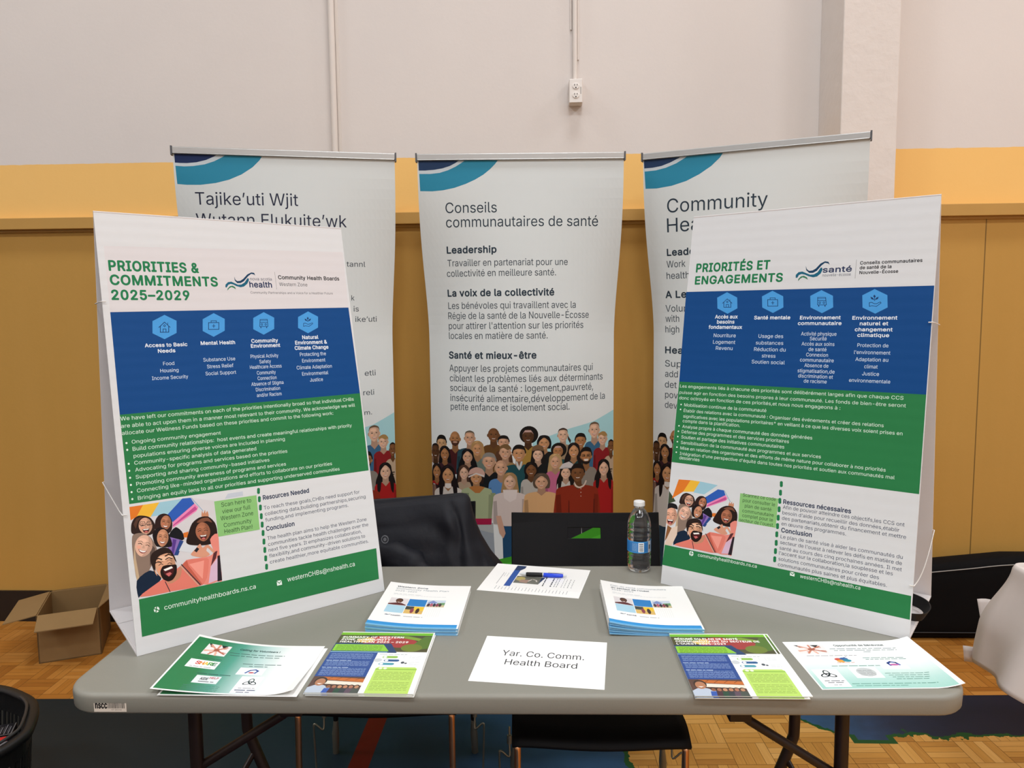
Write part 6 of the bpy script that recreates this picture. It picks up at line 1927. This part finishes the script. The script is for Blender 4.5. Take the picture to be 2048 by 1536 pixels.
# ------------------------------------------------------------------ neighbouring table under a white cloth
nt = thing('covered_table', 'neighbouring table mostly hidden under its white cloth, at the photo’s right edge', 'table', (2.20, 1.84, 0))
child('tabletop', MB().box((2.20, 1.84, .722), (1.60, .68, .030)), M_TABLE, nt, bevel=.006)
for x in (1.62, 2.78):
    for y in (1.60, 2.08):
        child('leg', MB().tube([(x, y, .708), (x, y, 0)], .0150, 12), M_STEEL, nt, smooth=True)
M_CLOTH = mat('white_cotton', 'd6ccc6', 0.85, var=0.03, bump=0.15, bscale=12, spec=0.2)
X0, X1, Y0, Y1 = 1.385, 3.01, 1.49, 2.19
def edge_path(step=.012):
    out = []; r = .035
    def seg(ax_, ay_, bx_, by_, nx, ny):
        L = math.hypot(bx_ - ax_, by_ - ay_); m_ = max(2, int(L / step))
        for k in range(m_):
            f = k / m_; out.append((ax_ + (bx_ - ax_) * f, ay_ + (by_ - ay_) * f, nx, ny))
    def arc(cx, cy, a0):
        for k in range(10):
            q = a0 + pi / 2 * k / 10; out.append((cx + r * cos(q), cy + r * sin(q), cos(q), sin(q)))
    seg(X1, Y0 + r, X1, Y1 - r, 1, 0); arc(X1 - r, Y1 - r, 0); seg(X1 - r, Y1, X0 + r, Y1, 0, 1); arc(X0 + r, Y1 - r, pi / 2)
    seg(X0, Y1 - r, X0, Y0 + r, -1, 0); arc(X0 + r, Y0 + r, pi); seg(X0 + r, Y0, X1 - r, Y0, 0, -1); arc(X1 - r, Y0 + r, 1.5 * pi)
    return out
path = edge_path(); rings = []; drop = .295
for i in range(27):
    if i < 3:
        k = (.06, .02, .004)[i]; rings.append([(x - nx * k, y - ny * k, .7405) for x, y, nx, ny in path]); continue
    t = (i - 3) / 23; ring = []
    for j, (x, y, nx, ny) in enumerate(path):
        L = x * 1.0 + y * 1.0
        corner = abs(nx * ny) * 2                                 # 1 in the middle of a corner
        near = math.exp(-((x - X0) ** 2 + (y - Y1) ** 2) / .02)
        amp = (.018 + .014 * corner) * t ** .8
        wv = sin(L * 21 + 1.5 * noise.noise(Vector((x * 3, y * 3, 0)))) + .5 * noise.noise(Vector((x * 9, y * 9, t * 2)))
        end = max(0.0, -nx) * math.exp(-((y - 1.93) / .10) ** 2)
        out_ = .006 + .060 * t ** 1.2 + amp * wv * .8 + near * (.058 * sm(t / .62) - .03 * max(0.0, t - .62)) + .075 * end * t ** .8
        z = .7395 - drop * t * (1 - .035 * wv * 0.5 + .06 * corner) + .02 * end * t
        if t < .08:
            out_ = .006 * t / .08 + .06 * t; z = .7405 - .0345 * (t / .08) ** 1.6 * .8
        ring.append((x + nx * out_, y + ny * out_, z))
    rings.append(ring)
cm = MB().loft(rings, cap=False); m_ = len(path); cm.f.append(tuple(range(m_)))
cloth = obj('tablecloth', cm, M_CLOTH, smooth=True, solid=.0012)
tag(cloth, 'white tablecloth hanging in folds at the photo’s right edge', 'tablecloth')
obj('cloth_fold', MB().grid(lambda u, v: (1.352 + .095 * u * (1 - .75 * v) + .004 * v, 2.285 - .03 * v - .02 * u, .592 - .095 * v - .004 * u + .004 * sin(u * 6)), 8, 8), M_CLOTH, cloth, smooth=True, solid=.0015)
obj('care_tag', MB().grid(lambda u, v: (1.290 + .050 * u + .006 * v, 2.240 - .008 * u, .462 - .050 * v - .004 * u), 3, 3), M_CLOTH, cloth, smooth=True, solid=.0012)

# ------------------------------------------------------------------ long black bag along the wall
bg = thing('carry_bag', 'long black carry bag with pale piping lying along the back wall', 'bag', (2.15, 3.36, 0))
M_BAG = mat('black_bag_fabric', '0a090a', 0.8, spec=0.15, var=0.1, bump=0.1, bscale=60)
def stad(x, k=0.0, hgt=.335, hy=.072):
    out = []
    for q in range(40):
        t = 2 * pi * q / 40; c, s = cos(t), sin(t); top = hgt + .05 * min(1, max(0, (x - 1.6) / .5))
        out.append((x, 3.362 + (hy - k) * math.copysign(abs(c) ** .5, c), top / 2 + (top / 2 - k) * math.copysign(abs(s) ** .42, s)))
    return out
child('bag_body', MB().loft([stad(1.545, .05), stad(1.552, .02), stad(1.575, .004), stad(1.7), stad(1.9), stad(2.1), stad(2.4), stad(2.68, .004), stad(2.70, .02), stad(2.708, .05)]), M_BAG, bg, smooth=True)
pip = []
for x in (1.58, 1.7, 1.9, 2.1, 2.4, 2.68):
    top = .335 + .05 * min(1, max(0, (x - 1.6) / .5)); pip.append((x, 3.2925, top - .030))
child('piping', MB().tube(smooth_poly(pip, 4), .0022, 8), mat('pale_piping', '9a9894', 0.5), bg, smooth=True)
child('piping', MB().tube([(1.58, 3.291, .040), (2.1, 3.291, .040), (2.68, 3.291, .040)], .0022, 8), mat('dark_piping', '2a2a2c', 0.5), bg, smooth=True)
bpy.data.objects.remove(FONT_OBJ)
